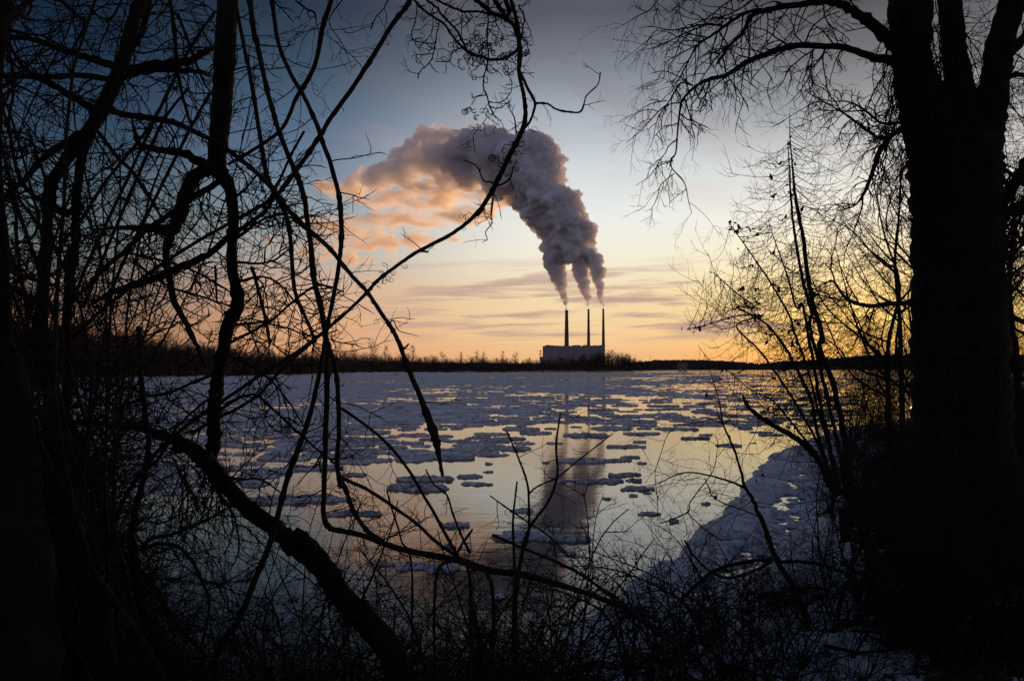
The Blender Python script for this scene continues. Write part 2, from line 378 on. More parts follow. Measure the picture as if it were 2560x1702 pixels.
blobs = dense(main, 2, 15, 4) + [(1455, 625, 28, 0), (1462, 606, 30, 10), (1474, 628, 20, 0), (1424, 607, 60, 0), (1412, 575, 68, 10), (1455, 575, 32, -20), (1472, 582, 20, 0), (1405, 556, 72, 0), (1440, 545, 34, 20), (1388, 535, 76, -10), (1370, 515, 80, 0), (1412, 505, 34, 0),
         (1348, 490, 78, 10), (1390, 490, 40, -10), (1330, 465, 72, 0), (1352, 420, 62, 0), (1382, 405, 30, 0), (1385, 430, 26, 10), (1350, 385, 56, 20), (1320, 358, 44, -10), (1310, 430, 70, 0), (1270, 400, 76, 0), (1240, 375, 62, 0), (1205, 384, 66, 10), (1252, 455, 50, 0),
         (1180, 365, 50, -10), (1165, 425, 40, 0), (1150, 380, 44, 0), (1120, 395, 38, 10)]
torn = [(1210, 400, 70, 0), (1180, 360, 52, -10), (1165, 430, 48, 0), (1140, 375, 62, 0), (1100, 400, 62, 10), (1068, 390, 62, 0), (1058, 345, 36, 0), (1090, 335, 34, 10), (1035, 405, 56, 0), (1005, 418, 50, -10), (975, 432, 42, 0), (945, 442, 38, 0), (915, 449, 30, 0), (880, 452, 24, 0), (1110, 445, 38, 0), (1060, 446, 38, 0), (1010, 452, 30, 0)]
me = blob_mesh('smoke_veil', torn, 8, [('CLOUDS', 70, 46), ('CLOUDS', 25, 22)], 41, jitter=6)
tag(mobj('smoke_veil', me, smoke_mat('smoke_torn', .05, .15, 0.004, (.97, .975, .99), (.013, (1, 1, 1.15), .35, .56))), 'ragged grey left end of the smoke cloud fraying into the sky', 'smoke', kind='stuff')
me = blob_mesh('smoke_cloud', blobs, 3.4, [('CLOUDS', 120, 40), ('VORONOI', 60, 24), ('VORONOI', 27, 15), ('VORONOI', 13, 8), ('CLOUDS', 7, 5)], 21, jitter=14, jr=(.2, .42))
tag(mobj('smoke_cloud', me, smoke_mat('smoke_merged', .085, .1, .26, (.95, .965, .99))), 'broad grey merged smoke cloud bending left above the power station', 'smoke', kind='stuff')
# torn, thinning trail lit from below
wisp = [(1270, 492, 34, 0), (1230, 500, 40, 20), (1190, 505, 42, 0), (1150, 498, 44, -20), (1110, 505, 44, 0), (1070, 498, 42, 30), (1030, 495, 40, 0), (990, 500, 38, 0), (950, 498, 36, 0), (910, 492, 34, 0), (870, 480, 32, 0), (830, 470, 26, 0), (790, 462, 20, 0),
        (1210, 540, 26, 0), (1165, 552, 34, 20), (1120, 556, 34, 0), (1075, 552, 32, 0), (1030, 556, 34, 0), (985, 550, 36, 0), (940, 552, 36, 20), (895, 556, 36, 0), (850, 560, 34, 0), (805, 556, 32, 0), (760, 548, 26, 0), (720, 540, 20, 0),
        (1130, 596, 20, 0), (1080, 604, 22, 0), (1030, 600, 24, 0), (980, 606, 26, 0), (930, 606, 28, 0), (880, 612, 28, 20), (830, 616, 28, 0), (780, 612, 26, 0), (730, 606, 24, 0), (680, 600, 20, 0), (1090, 640, 13, 0), (1040, 644, 15, 0), (985, 648, 16, 0), (930, 652, 18, 0), (870, 656, 18, 0), (810, 650, 18, 0), (750, 645, 16, 0)]
me = blob_mesh('smoke_trail', wisp, 12, [('CLOUDS', 110, 46), ('CLOUDS', 40, 26)], 31, jitter=3, flat=(1.7, 1.3, .72))
tag(mobj('smoke_trail', me, smoke_mat('smoke_thin', .042, .4, 0.002, (.98, .945, .89), (.0085, (.7, .7, 2.0), .38, .68))), 'torn orange lit smoke trail thinning to the left below the grey cloud', 'smoke', kind='stuff')
# ------------------------------------------------------------------ near bank
BANK = [(-120, 60), (-70, 40), (-40, 27), (-25, 21), (-15, 16.5), (-9, 12.0), (-5, 9.6), (-2, 8.9), (.3, 10.2), (2.6, 15.0), (6, 22), (11.7, 36), (17, 45), (23.5, 55), (38, 66), (70, 90), (130, 140), (300, 330)]
BK = np.array(BANK, dtype=float)
def bank_dist(x, y):
    """signed distance inland from the water line (positive on land)"""
    P = np.stack([np.asarray(x, float), np.asarray(y, float)], -1)
    best = np.full(P.shape[:-1], 1e9); sgn = np.ones(P.shape[:-1])
    for a, b in zip(BK, BK[1:]):
        d = b-a; t = np.clip(((P-a)@d)/(d@d), 0, 1); q = a+t[..., None]*d
        dist = np.linalg.norm(P-q, axis=-1); cr = d[0]*(P[..., 1]-a[1])-d[1]*(P[..., 0]-a[0])
        upd = dist < best; best = np.where(upd, dist, best); sgn = np.where(upd, np.where(cr < 0, 1.0, -1.0), sgn)
    return best*sgn
def ground_z(x, y, rough=True):
    d = float(bank_dist(x, y)); return gz_from(d, x, y, rough)
def gz_from(d, x, y, rough=True):
    dd = d-2.0*min(1, max(0, (y-11)/6))*(1 if x > 0 else 0)
    h = 2.25*(1-math.exp(-max(dd, 0)/3.6)) if dd > 0 else max(dd*.5, -1.2)
    h += max(0, d-14)*.05 if x > 3 else 0
    if rough and dd > -.5:
        v = Vector((x, y, 0)); a = min(1, (dd+.5))
        h += a*(.22*mnoise.fractal(v*.35, 1, 2, 4)+.05*mnoise.fractal(v*1.9, 1, 2, 3))
    return h
def terrain():
    xs = np.concatenate([np.linspace(-90, -14, 40, endpoint=False), np.linspace(-14, 16, 220, endpoint=False), np.linspace(16, 120, 90)])
    ys = np.concatenate([np.linspace(-12, 1, 30, endpoint=False), np.linspace(1, 22, 170, endpoint=False), np.linspace(22, 130, 100)])
    X, Y = np.meshgrid(xs, ys); Dm = bank_dist(X, Y)
    vs = [(X[j, i], Y[j, i], gz_from(Dm[j, i], X[j, i], Y[j, i])) for j in range(len(ys)) for i in range(len(xs))]
    nx = len(xs); fs = []
    for j in range(len(ys)-1):
        for i in range(nx-1):
            if max(Dm[j, i], Dm[j, i+1], Dm[j+1, i], Dm[j+1, i+1]) > -1.2: fs.append((j*nx+i, j*nx+i+1, (j+1)*nx+i+1, (j+1)*nx+i))
    m = mat('bank_soil', (.03, .024, .018), .95, .1); nt = m.node_tree; N = nt.nodes; L = nt.links; b = N['Principled BSDF']
    tc = N.new('ShaderNodeTexCoord')
    def nz(sc, det=5):
        n = N.new('ShaderNodeTexNoise'); n.inputs['Scale'].default_value = sc; n.inputs['Detail'].default_value = det; n.inputs['Roughness'].default_value = .62; L.new(tc.outputs['Object'], n.inputs['Vector']); return n.outputs[0]
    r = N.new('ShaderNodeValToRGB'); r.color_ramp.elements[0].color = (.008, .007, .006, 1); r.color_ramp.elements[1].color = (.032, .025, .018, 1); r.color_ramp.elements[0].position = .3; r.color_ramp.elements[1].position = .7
    L.new(nz(9), r.inputs[0])
    ad = N.new('ShaderNodeMath'); ad.operation = 'MULTIPLY_ADD'; L.new(nz(5, 7), ad.inputs[0]); ad.inputs[1].default_value = .55
    av = N.new('ShaderNodeAttribute'); av.attribute_name = 'snow_cover'; sc_ = N.new('ShaderNodeMath'); sc_.operation = 'MULTIPLY_ADD'; L.new(av.outputs['Fac'], sc_.inputs[0]); sc_.inputs[1].default_value = .17; L.new(nz(.55, 5), sc_.inputs[2])
    L.new(sc_.outputs[0], ad.inputs[2])
    mr = N.new('ShaderNodeMapRange'); mr.interpolation_type = 'SMOOTHSTEP'; mr.inputs['From Min'].default_value = .79; mr.inputs['From Max'].default_value = .86; L.new(ad.outputs[0], mr.inputs['Value'])
    mx = N.new('ShaderNodeMixRGB'); L.new(mr.outputs[0], mx.inputs[0]); L.new(r.outputs[0], mx.inputs[1]); mx.inputs[2].default_value = (.52, .55, .6, 1); L.new(mx.outputs[0], b.inputs['Base Color'])
    bp = N.new('ShaderNodeBump'); bp.inputs['Strength'].default_value = .6; bp.inputs['Distance'].default_value = .06; L.new(nz(14, 6), bp.inputs['Height']); L.new(bp.outputs[0], b.inputs['Normal'])
    me_mb = MB(); me_mb.add(vs, fs); mb = me_mb
    _o = None
    sn = [float(np.clip((5.0-d_)/2.2, 0, 1))*float(np.clip((x_+1.0)/1.5, 0, 1)) for d_, x_ in zip(Dm.ravel(), X.ravel())]
    def _attach(o):
        at_ = o.data.attributes.new('snow_cover', 'FLOAT', 'POINT'); at_.data.foreach_set('value', sn); return o
    tag(_attach(mb.build('ground', m)), 'dark river bank with leaf litter and patches of snow', kind='structure')
terrain()

# ------------------------------------------------------------------ ice
def ice_mat(name, c1, c2):
    m = mat(name, c1, .75, .25); nt = m.node_tree; N = nt.nodes; L = nt.links; b = N['Principled BSDF']
    tc = N.new('ShaderNodeTexCoord'); gm = N.new('ShaderNodeNewGeometry')
    def nz(sc, det=5):
        n = N.new('ShaderNodeTexNoise'); n.inputs['Scale'].default_value = sc; n.inputs['Detail'].default_value = det; n.inputs['Roughness'].default_value = .6; L.new(gm.outputs['Position'], n.inputs['Vector']); return n.outputs[0]
    r = N.new('ShaderNodeValToRGB'); r.color_ramp.elements[0].color = (*c1, 1); r.color_ramp.elements[1].color = (*c2, 1); r.color_ramp.elements[0].position = .36; r.color_ramp.elements[1].position = .62
    mxn = N.new('ShaderNodeMath'); mxn.operation = 'MULTIPLY_ADD'; L.new(nz(.33, 5), mxn.inputs[0]); mxn.inputs[1].default_value = .8; mxs = N.new('ShaderNodeMath'); mxs.operation = 'MULTIPLY_ADD'; L.new(nz(2.2, 6), mxs.inputs[0]); mxs.inputs[1].default_value = .7; mxs.inputs[2].default_value = -.25; L.new(mxs.outputs[0], mxn.inputs[2]); L.new(mxn.outputs[0], r.inputs[0]); L.new(r.outputs[0], b.inputs['Base Color'])
    b1 = N.new('ShaderNodeBump'); b1.inputs['Strength'].default_value = .9; b1.inputs['Distance'].default_value = .07; L.new(nz(5, 6), b1.inputs['Height'])
    b2 = N.new('ShaderNodeBump'); b2.inputs['Strength'].default_value = .7; b2.inputs['Distance'].default_value = .02; L.new(nz(22, 4), b2.inputs['Height']); L.new(b1.outputs[0], b2.inputs['Normal'])
    L.new(b2.outputs[0], b.inputs['Normal']); return m
ICE = ice_mat('river_ice', (.30, .31, .35), (.70, .70, .74))
def floe_geo(rg, w, asp, thick, seg=34, rings=6):
    """lumpy slush floe: ragged outline, raised rim, rough crown; returns verts, faces (origin at water level)"""
    ph = [(rg.uniform(0, 6.28), rg.randint(2, 13)) for _ in range(9)]
    off = Vector((rg.uniform(-99, 99), rg.uniform(-99, 99), rg.uniform(-9, 9)))
    vs = []; fs = []
    def rad(a): return 1 + sum(.34/(k**.75)*math.sin(k*a+p) for p, k in ph)*.42
    amp = thick
    for i in range(rings+1):
        # ring 0 = underside edge, 1 = water line, 2.. = top inward
        for j in range(seg):
            a = 2*math.pi*j/seg; R_ = rad(a)*w/2
            if i == 0: f, z = .93, -.06
            elif i == 1: f, z = 1.0, .008
            elif i == 2: f, z = .975, thick*.55
            else:
                f = .93*(1-(i-3)/(rings-2)); z = thick
            x, y = math.cos(a)*R_*f, math.sin(a)*R_*f*asp
            if i >= 2:
                nz = mnoise.fractal(Vector((x, y, 0))*3.2+off, 1, 2, 4)
                z += amp*(.8*nz+.75*mnoise.noise(Vector((x, y, 0))*8+off)+.4*mnoise.noise(Vector((x, y, 0))*19+off)) + (amp*.3 if i == 3 else 0)
                z = max(z, .012)
            if i >= 1:
                q = Vector((x, y, 1.5))*5+off; k_ = .075*min(w, 1.6); x += k_*(mnoise.noise(q)+.8*mnoise.noise(q*2.7)+.5*mnoise.noise(q*6)); y += k_*(mnoise.noise(q+Vector((7, 7, 7)))+.8*mnoise.noise(q*2.7+Vector((3, 3, 3)))+.5*mnoise.noise(q*6+Vector((3, 3, 3))))
            vs.append((x, y, z))
    for i in range(rings):
        for j in range(seg):
            j2 = (j+1) % seg; fs.append((i*seg+j, i*seg+j2, (i+1)*seg+j2, (i+1)*seg+j))
    return vs, fs
GRP_F = 'ice floes drifting on the near water'
def t5(x, y): return 850+x*.5433, 850+y*.5433
def t6(x, y): return 1700+x*.5433, 850+y*.5433
def t4(x, y): return x*.5433, 850+y*.5433
NEAR = [(t5, 595, 630, 120), (t5, 625, 663, 140), (t5, 395, 642, 250), (t5, 365, 684, 280), (t5, 60, 620, 110), (t5, 1195, 652, 230), (t5, 1310, 622, 145), (t5, 1350, 648, 75), (t5, 1375, 685, 125), (t5, 1310, 688, 42), (t5, 1350, 718, 42), (t5, 1415, 705, 32), (t5, 1420, 800, 105), (t5, 1225, 730, 45), (t5, 1535, 835, 45), (t5, 1045, 985, 75), (t5, 860, 905, 300), (t5, 1030, 915, 230), (t5, 960, 880, 130), (t5, 840, 787, 115), (t5, 90, 800, 200), (t5, 530, 852, 120), (t5, 350, 1045, 170), (t5, 470, 1060, 150), (t5, 205, 1030, 90), (t5, 490, 952, 60), (t5, 725, 1185, 70), (t5, 1130, 857, 36), (t5, 30, 735, 85), (t5, 1040, 650, 105), (t5, 950, 565, 32), (t5, 685, 570, 34), (t5, 680, 607, 44), (t5, 1335, 541, 90), (t5, 1390, 567, 42), (t5, 1380, 470, 62), (t5, 1315, 492, 155), (t5, 1110, 557, 220), (t5, 1265, 555, 140),
        (t6, 225, 487, 105), (t6, 70, 453, 135), (t6, 30, 408, 75), (t6, 300, 408, 65), (t6, 420, 437, 100), (t6, 375, 425, 90), (t6, 120, 755, 42), (t6, 120, 437, 60), (t6, 335, 475, 30), (t6, 180, 378, 125), (t6, 290, 350, 150), (t6, 0, 355, 95), (t6, 310, 390, 125), (t6, 570, 330, 90), (t6, 520, 300, 120), (t6, 700, 300, 100), (t6, 640, 320, 70),
        (t4, 1010, 1090, 330), (t4, 820, 1085, 75), (t4, 1160, 745, 260), (t4, 1380, 735, 330), (t4, 1500, 735, 180), (t4, 560, 1140, 62), (t4, 890, 1365, 42), (t4, 760, 1197, 62), (t4, 1350, 1192, 42), (t4, 520, 770, 220), (t4, 620, 800, 120), (t4, 1540, 805, 100), (t4, 420, 740, 150), (t4, 700, 680, 120), (t4, 780, 690, 90)]
UNIQ = {0: 'small flat ice floe, upper of the two just right of the broken cane tip', 1: 'small flat ice floe, lower of the two just right of the broken cane tip', 2: 'wide slushy ice floe behind the lower bare canes, upper of two layers', 3: 'wide thin ice floe behind the lower bare canes, lower of two layers',
        5: 'lumpy ice floe lying across the mirrored smoke column', 6: 'lens shaped ice floe just right of the mirrored stacks', 12: 'lone dark rimmed ice floe in the gold open water', 16: 'large broken ice floe beneath the mirrored smoke, left piece', 17: 'large broken ice floe beneath the mirrored smoke, right piece', 20: 'long ice floe crossed by the hanging loop vine',
        22: 'near ice floe behind the trailing cane, left piece', 23: 'near ice floe behind the trailing cane, right piece', 39: 'dark ice floe with a raised crest closest to the shore ice', 56: 'big crusty ice floe in the dark near water behind the left thicket', 58: 'broad ice sheet passing under the leaning trunk', 59: 'broad ice sheet right of the leaning trunk behind the straight cane'}
rg = random.Random(77)
def add_floe(px, py, wpx, label, asp=None, big=False):
    p = on_water(px, py); d = math.hypot(p.x, p.y); w = wpx/FPX*d
    asp = asp or rg.uniform(.38, .66); th = (.030+.017*min(w, 3.5))*rg.uniform(.8, 1.25)
    vs, fs = floe_geo(rg, w, asp, th, 84 if big else 46, 12 if big else 8)
    me = bpy.data.meshes.new('ice_floe'); me.from_pydata(vs, [], fs); me.polygons.foreach_set('use_smooth', [True]*len(fs))
    o = mobj('ice_floe', me, ICE); o.location = p; tag(o, label, 'ice floe', GRP_F); o.rotation_euler.z = rg.uniform(-.25, .25)
    if rg.random() < .5: o.rotation_euler.z += math.pi
    return o
for i, (T, x, y, w) in enumerate(NEAR):
    px, py = T(x, y); big = w > 110
    add_floe(px, py, w*.5433, UNIQ.get(i, 'slushy ice floe floating alone in the open water near the bank'), big=big)
# crowded drift edge: individual floes where the pack breaks up
def edge_py(px):      # photo row where the loose floes of the pack end
    return float(np.interp(px, [0, 150, 400, 600, 850, 1000, 1200, 1350, 1450, 1600, 1800, 2100], [1250, 1240, 1235, 1220, 1160, 1150, 1145, 1120, 1095, 1085, 1075, 1060]))
def pack_py(px):      # row where the unbroken pack ends
    return float(np.interp(px, [0, 200, 500, 850, 1100, 1300, 1500, 1700, 1900, 2200], [1085, 1080, 1065, 1050, 1042, 1028, 998, 980, 968, 958]))
placed = []; tries = 0
while len(placed) < 218 and tries < 20000:
    tries += 1
    px = rg.uniform(60, 2080); e0, e1 = pack_py(px)-2, edge_py(px)
    t = rg.random()**1.05; py = e0+(e1-e0)*t
    if bank_dist(*on_water(px, py).xy) > -.6: continue
    wp = rg.uniform(24, 105)*(.55+.9*(py-940)/250)
    if any(abs(px-q[0]) < (wp+q[2])*.36 and abs(py-q[1]) < (wp+q[2])*.04+2 for q in placed): continue
    placed.append((px, py, wp))
for px, py, wp in placed:
    add_floe(px, py, wp, 'slushy ice floe in the loose drift at the broken edge of the pack', asp=rg.uniform(.5, 1.0))

def drift_pack():
    """the crowded far drift: one rough sheet of slush on a polar grid, open leads left out"""
    pys = [931.0]
    while pys[-1] < 1170: pys.append(pys[-1]+max(.55, (pys[-1]-918)*.0125))
    na = 1150; pxs = np.linspace(-260, 2820, na)
    pts = np.zeros((len(pys), na, 3)); keep = np.zeros((len(pys), na), bool)
    for i, py in enumerate(pys):
        A, B = on_water(pxs[0], py), on_water(pxs[-1], py)
        for j, px in enumerate(pxs):
            t = (px-pxs[0])/(pxs[-1]-pxs[0]); x = A.x+(B.x-A.x)*t; y = A.y
            jx = mnoise.noise(Vector((x*.9, y*.9, 3)))*.012*y; pts[i, j] = (x+jx*.2, y+jx*.35, 0)
            v = Vector((x, y, 0)); d = y
            n = mnoise.fractal(v*(.30), .9, 2.1, 5)*.7 + mnoise.fractal(Vector((x*.035, y*.02, 9)), .9, 2, 4)*.9
            q = (py-pack_py(px))/55.0                      # <0 inside the pack
            thr = -.80 + .87*max(0, 1+q*.62)
            right = max(0, min(1, (px-1180)/700))
            thr = max(thr, -1.3 + right*1.22*min(1, max(0, (py-936)/26)))
            z = .06+.09*mnoise.fractal(v*1.3, .7, 2.1, 4)+.04*mnoise.noise(v*6)
            z += .0011*d*mnoise.noise(v*.45)
            keep[i, j] = n > thr and py < pack_py(px)+50
            pts[i, j, 2] = max(z, .02)
    Dm = bank_dist(pts[..., 0], pts[..., 1]); keep &= (Dm < -.4)
    vs = []; fs = []; idx = -np.ones(keep.shape, int)
    K = keep
    use = np.zeros_like(K)
    cell = K[:-1, :-1] & K[1:, :-1] & K[:-1, 1:] & K[1:, 1:]
    use[:-1, :-1] |= cell; use[1:, :-1] |= cell; use[:-1, 1:] |= cell; use[1:, 1:] |= cell
    ii, jj = np.nonzero(use)
    for n_, (i, j) in enumerate(zip(ii, jj)): idx[i, j] = n_
    V = pts[ii, jj].copy()
    full = np.zeros_like(K); full[1:-1, 1:-1] = cell[:-1, :-1] & cell[1:, :-1] & cell[:-1, 1:] & cell[1:, 1:]
    edge = ~full[ii, jj]; V[edge, 2] = .004
    for i, j in zip(*np.nonzero(cell)): fs.append((idx[i, j], idx[i, j+1], idx[i+1, j+1], idx[i+1, j]))
    mb = MB(); mb.add(V, fs)
    tag(mb.build('drift_ice', ICE, smooth=False), 'crowded slush ice covering the far half of the river', kind='stuff')
drift_pack()

def shore_ice():
    """border ice frozen to the right bank, pitted with holes along its outer half"""
    path = [np.array(p) for p in BANK[7:15]]
    s = []; 
    for a, b in zip(path, path[1:]):
        n = max(3, int(np.linalg.norm(b-a)/.11))
        for k in range(n): s.append(a+(b-a)*k/n)
    s = np.array(s); T = np.gradient(s, axis=0)
    for _ in range(30): T[1:-1] = (T[:-2]+T[1:-1]*2+T[2:])/4
    T /= np.linalg.norm(T, axis=1, keepdims=True); Nn = np.stack([T[:, 1], -T[:, 0]], -1)
    nt_ = 40; pts = np.zeros((len(s), nt_, 3)); keep = np.zeros((len(s), nt_), bool)
    for i in range(len(s)):
        wd = 4.8*min(1, .3+i/110.0); e = .32*mnoise.fractal(Vector((s[i][0]*.5, s[i][1]*.5, 4)), 1, 2, 5)
        for j in range(nt_):
            t = j/(nt_-1); p = s[i]+Nn[i]*(e*(1-t)+wd*t-.25)
            v = Vector((p[0], p[1], 0)); f = mnoise.fractal(v*2.6, .9, 2, 4); g = mnoise.fractal(v*1.1+Vector((5, 5, 5)), .9, 2.1, 4)
            h_ = mnoise.noise(v*8); z = .07+.16*t*t+.06*f+.06*g*min(1, t*3)+.045*h_+.06*math.exp(-t*14)
            holes = math.exp(-((t-.34)/.15)**2)*(.62+.3*mnoise.noise(v*.35)); f2 = mnoise.fractal(Vector((p[0]*4.2, p[1]*4.2, 2)), .8, 2, 3)
            keep[i, j] = (g*.35+f2*.75) > -1.05+holes*1.3
            pts[i, j] = (p[0], p[1], max(z, .012))
    K = keep; cell = K[:-1, :-1] & K[1:, :-1] & K[:-1, 1:] & K[1:, 1:]
    idx = np.arange(K.size).reshape(K.shape)
    full = np.zeros_like(K); full[1:-1, 1:] = True; full[1:-1, 1:-1] = cell[:-1, :-1] & cell[1:, :-1] & cell[:-1, 1:] & cell[1:, 1:]
    pts[~full, 2] = .005
    fs = [(idx[i, j], idx[i, j+1], idx[i+1, j+1], idx[i+1, j]) for i, j in zip(*np.nonzero(cell))]
    mb = MB(); mb.add(pts.reshape(-1, 3), fs)
    tag(mb.build('shore_ice', ice_mat('border_ice', (.38, .40, .46), (.72, .73, .78))), 'rough snow covered shelf of border ice along the right bank', kind='structure')
shore_ice()
def drift_floes():
    # the many smaller floes between and behind the larger ones
    mb = MB(); rr = random.Random(31); n = 0; used = []
    while n < 2900:
        px = rr.uniform(-60, 2150); e0, e1 = pack_py(px)-34, edge_py(px)+6; t = rr.random()**1.5; py = e0+(e1-e0)*t
        p = on_water(px, py)
        if float(bank_dist(p.x, p.y)) > -.6: continue
        if mnoise.fractal(Vector((p.x*.16, p.y*.07, 3)), 1, 2, 3) < -.28+.5*t: n += .15; continue
        w = rr.uniform(8, 52)*(.45+.9*(py-940)/250)/FPX*p.y; w = min(w, 3.2)
        vs, fs = floe_geo(rr, w, rr.uniform(.4, .95), (.03+.022*w)*rr.uniform(.8, 1.2), 18, 4)
        mb.add(np.array(vs)+np.array([p.x, p.y, 0]), fs); n += 1
    tag(mb.build('drift_floes', ICE), 'countless small ice floes filling the gaps of the loose drift', kind='stuff')
drift_floes()
# ------------------------------------------------------------------ far bare woods
bark_far = noise_mat('far_bark', (.045, .032, .026), (.085, .062, .05), .3, 1, 0)
def bare_tree_geo(rg, H, spread, n_l, full=True):
    """leafless tree: trunk + limbs + brush of twigs as thin triangles"""
    tr = MB(); cr = MB()
    tr.tube([(0, 0, -.5), (rg.uniform(-.1, .1), 0, H*.35), (rg.uniform(-.3, .3), rg.uniform(-.2, .2), H*.7), (rg.uniform(-.4, .4), 0, H)], [H*.017, H*.013, H*.007, H*.002], 5)
    vs = []; fs = []
    def tw(p, q, w):
        d = (q-p); s = d.cross(Vector((rg.uniform(-1, 1), rg.uniform(-1, 1), rg.uniform(-.4, .4)))).normalized()*w
        b = len(vs); vs.extend([tuple(p-s), tuple(p+s), tuple(q)]); fs.append((b, b+1, b+2))
    for k in range(n_l):
        z = H*rg.uniform(.22, .92); p = Vector((0, 0, z)); a = rg.uniform(0, 6.28); ln = spread*H*(1.05-z/H)*rg.uniform(.6, 1.1)+H*.05
        q = p+Vector((math.cos(a)*ln, math.sin(a)*ln, ln*rg.uniform(.5, 1.5))); tw(p, q, H*.005)
        for _ in range(7 if full else 4):
            t = rg.uniform(.25, 1); r = p.lerp(q, t); l2 = ln*rg.uniform(.25, .6)
            e = r+Vector((rg.gauss(0, .6), rg.gauss(0, .6), rg.uniform(.1, 1.1))).normalized()*l2; tw(r, e, H*.0024)
            for _ in range(4 if full else 2):
                r2 = r.lerp(e, rg.uniform(.3, 1)); e2 = r2+Vector((rg.gauss(0, .7), rg.gauss(0, .7), rg.uniform(0, 1))).normalized()*l2*.5; tw(r2, e2, H*.0016)
    cr.add(vs, fs); return tr, cr
def woods():
    rg = random.Random(12); protos = []
    for k in range(9):
        tr, cr = bare_tree_geo(rg, 1.0, rg.uniform(.16, .3), 30, False)
        tv, tf = np.concatenate(tr.v), tr.f; cv, cf = np.concatenate(cr.v), cr.f
        V = np.concatenate([tv, cv]); F = list(tf)+[tuple(i+len(tv) for i in f) for f in cf]; protos.append((V, F))
    # skyline height of the wood in photo rows
    sky = [(-400, 815), (60, 822), (200, 838), (330, 850), (450, 862), (560, 874), (700, 884), (800, 888), (900, 893), (1000, 897), (1100, 899), (1200, 899), (1300, 902), (1360, 903), (1430, 899), (1470, 893), (1500, 890), (1545, 891), (1585, 897), (1620, 908), (1800, 915), (2000, 914), (2200, 912), (3000, 912)]
    mb = MB()
    for row, (nt_, off, fh) in enumerate([(2600, (8, 22), .7), (2000, (18, 60), .9), (1500, (50, 120), 1.05)]):
        for i in range(nt_):
            px = rg.uniform(-330, 2700); p = shore_at(px); dv = Vector((p.x, p.y, 0)).normalized(); o = rg.uniform(*off)
            q = Vector((p.x, p.y, 0))+dv*o; dist = q.y
            py = float(np.interp(px, [a for a, _ in sky], [b for _, b in sky]))+4
            H = max(6.5, (CAM_Z+(920-py)/FPX*dist-2))*fh*rg.uniform(.8, 1.3)*((1.22 if q.y > 600 else 1.0)+.34*mnoise.noise(Vector((px*.022, row, 0)))+.2*mnoise.noise(Vector((px*.11, row, 5))))
            V, F = protos[rg.randrange(9)]; a = rg.uniform(0, 6.28); c, s_ = math.cos(a), math.sin(a)
            wsc = rg.uniform(.8, 1.5)
            X = np.stack([(V[:, 0]*c-V[:, 1]*s_)*H*wsc+q.x, (V[:, 0]*s_+V[:, 1]*c)*H*wsc+q.y, V[:, 2]*H+.8+min(o*.05, 2)], -1)
            mb.add(X, F)
    tag(mb.build('far_woods', bark_far, smooth=False), 'band of leafless woods along the far river bank', kind='stuff')
    # undergrowth that closes the foot of the wood
    ub = MB(); vs = []; fs = []
    for i in range(52000):
        px = rg.uniform(-330, 2700); p = shore_at(px); dv = Vector((p.x, p.y, 0)).normalized(); q = Vector((p.x, p.y, 0))+dv*rg.uniform(4, 60)
        H = rg.uniform(4, 11)*(.7 if q.y < 500 else 1); w = rg.uniform(.2, .9)*q.y/500
        b = len(vs); z = .6
        vs.extend([(q.x-w, q.y, z), (q.x+w, q.y+rg.uniform(-1, 1), z), (q.x+rg.gauss(0, 1.6), q.y+rg.uniform(-1, 1), z+H)]); fs.append((b, b+1, b+2))
    ub.add(vs, fs); tag(ub.build('far_undergrowth', bark_far, smooth=False), 'scrub at the foot of the far woods', kind='stuff')
    # single trees that stand above the wood
    tall = [(792, 868, 690), (825, 865, 690), (850, 866, 720), (880, 868, 700), (930, 862, 700), (965, 872, 710), (1010, 874, 720), (1032, 872, 720), (640, 862, 560), (600, 856, 520), (520, 842, 430), (560, 850, 470), (430, 838, 380), (330, 826, 340), (255, 820, 330), (190, 812, 320), (1105, 884, 780), (1192, 883, 790), (1210, 886, 790), (1258, 884, 800), (1290, 884, 800), (1545, 890, 900), (1520, 888, 900), (1480, 890, 880)]
    tops = []
    for k in range(4):
        tr, cr = bare_tree_geo(rg, 1.0, rg.uniform(.17, .3), 34, True)
        tops.append((tr.mesh('trunk'), cr.mesh('crown', False)))
    for m_ in tops:
        for q in m_: q.materials.append(bark_far)
    for i, (px, py, dist) in enumerate(tall):
        p = U(px, py, dist+40); H = (p.z-2)*1.2
        lab = 'leafless far bank tree rising above the wood, seen against the orange sky' if px > 700 else 'leafless far bank tree seen through the left thicket'
        t = empty('bare_tree', (p.x, p.y, 2), lab, 'tree', 'single trees on the far skyline')
        t.scale = (H*1.15, H*1.15, H); t.rotation_euler.z = rg.uniform(0, 6)
        for nm, me in zip(('trunk', 'crown'), tops[i % 4]):
            c = bpy.data.objects.new(nm, me); COL.objects.link(c); c.parent = t
woods()
# ------------------------------------------------------------------ bark and twig tools
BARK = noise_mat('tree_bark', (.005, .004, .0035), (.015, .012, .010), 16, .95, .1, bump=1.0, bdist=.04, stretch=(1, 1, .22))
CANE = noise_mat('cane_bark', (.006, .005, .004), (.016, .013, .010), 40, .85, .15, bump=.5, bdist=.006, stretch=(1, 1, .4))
TWIG = noise_mat('twig_bark', (.007, .0055, .0045), (.016, .013, .010), 30, .9, .1)
LEAF = noise_mat('dry_leaf', (.03, .018, .010), (.07, .04, .02), 20, .9, .1)
def F1(x, y): return x*.5485, y*.5485
def F3(x, y): return 1700+x*.5485, y*.5485
def F2(x, y): return 850+x*.4465, 250+y*.4465
def F4(x, y): return x*.5433, 850+y*.5433
def F5(x, y): return 850+x*.5433, 850+y*.5433
def F6(x, y): return 1700+x*.5433, 850+y*.5433
def FD(x, y): return x*1.0856, y*1.0856
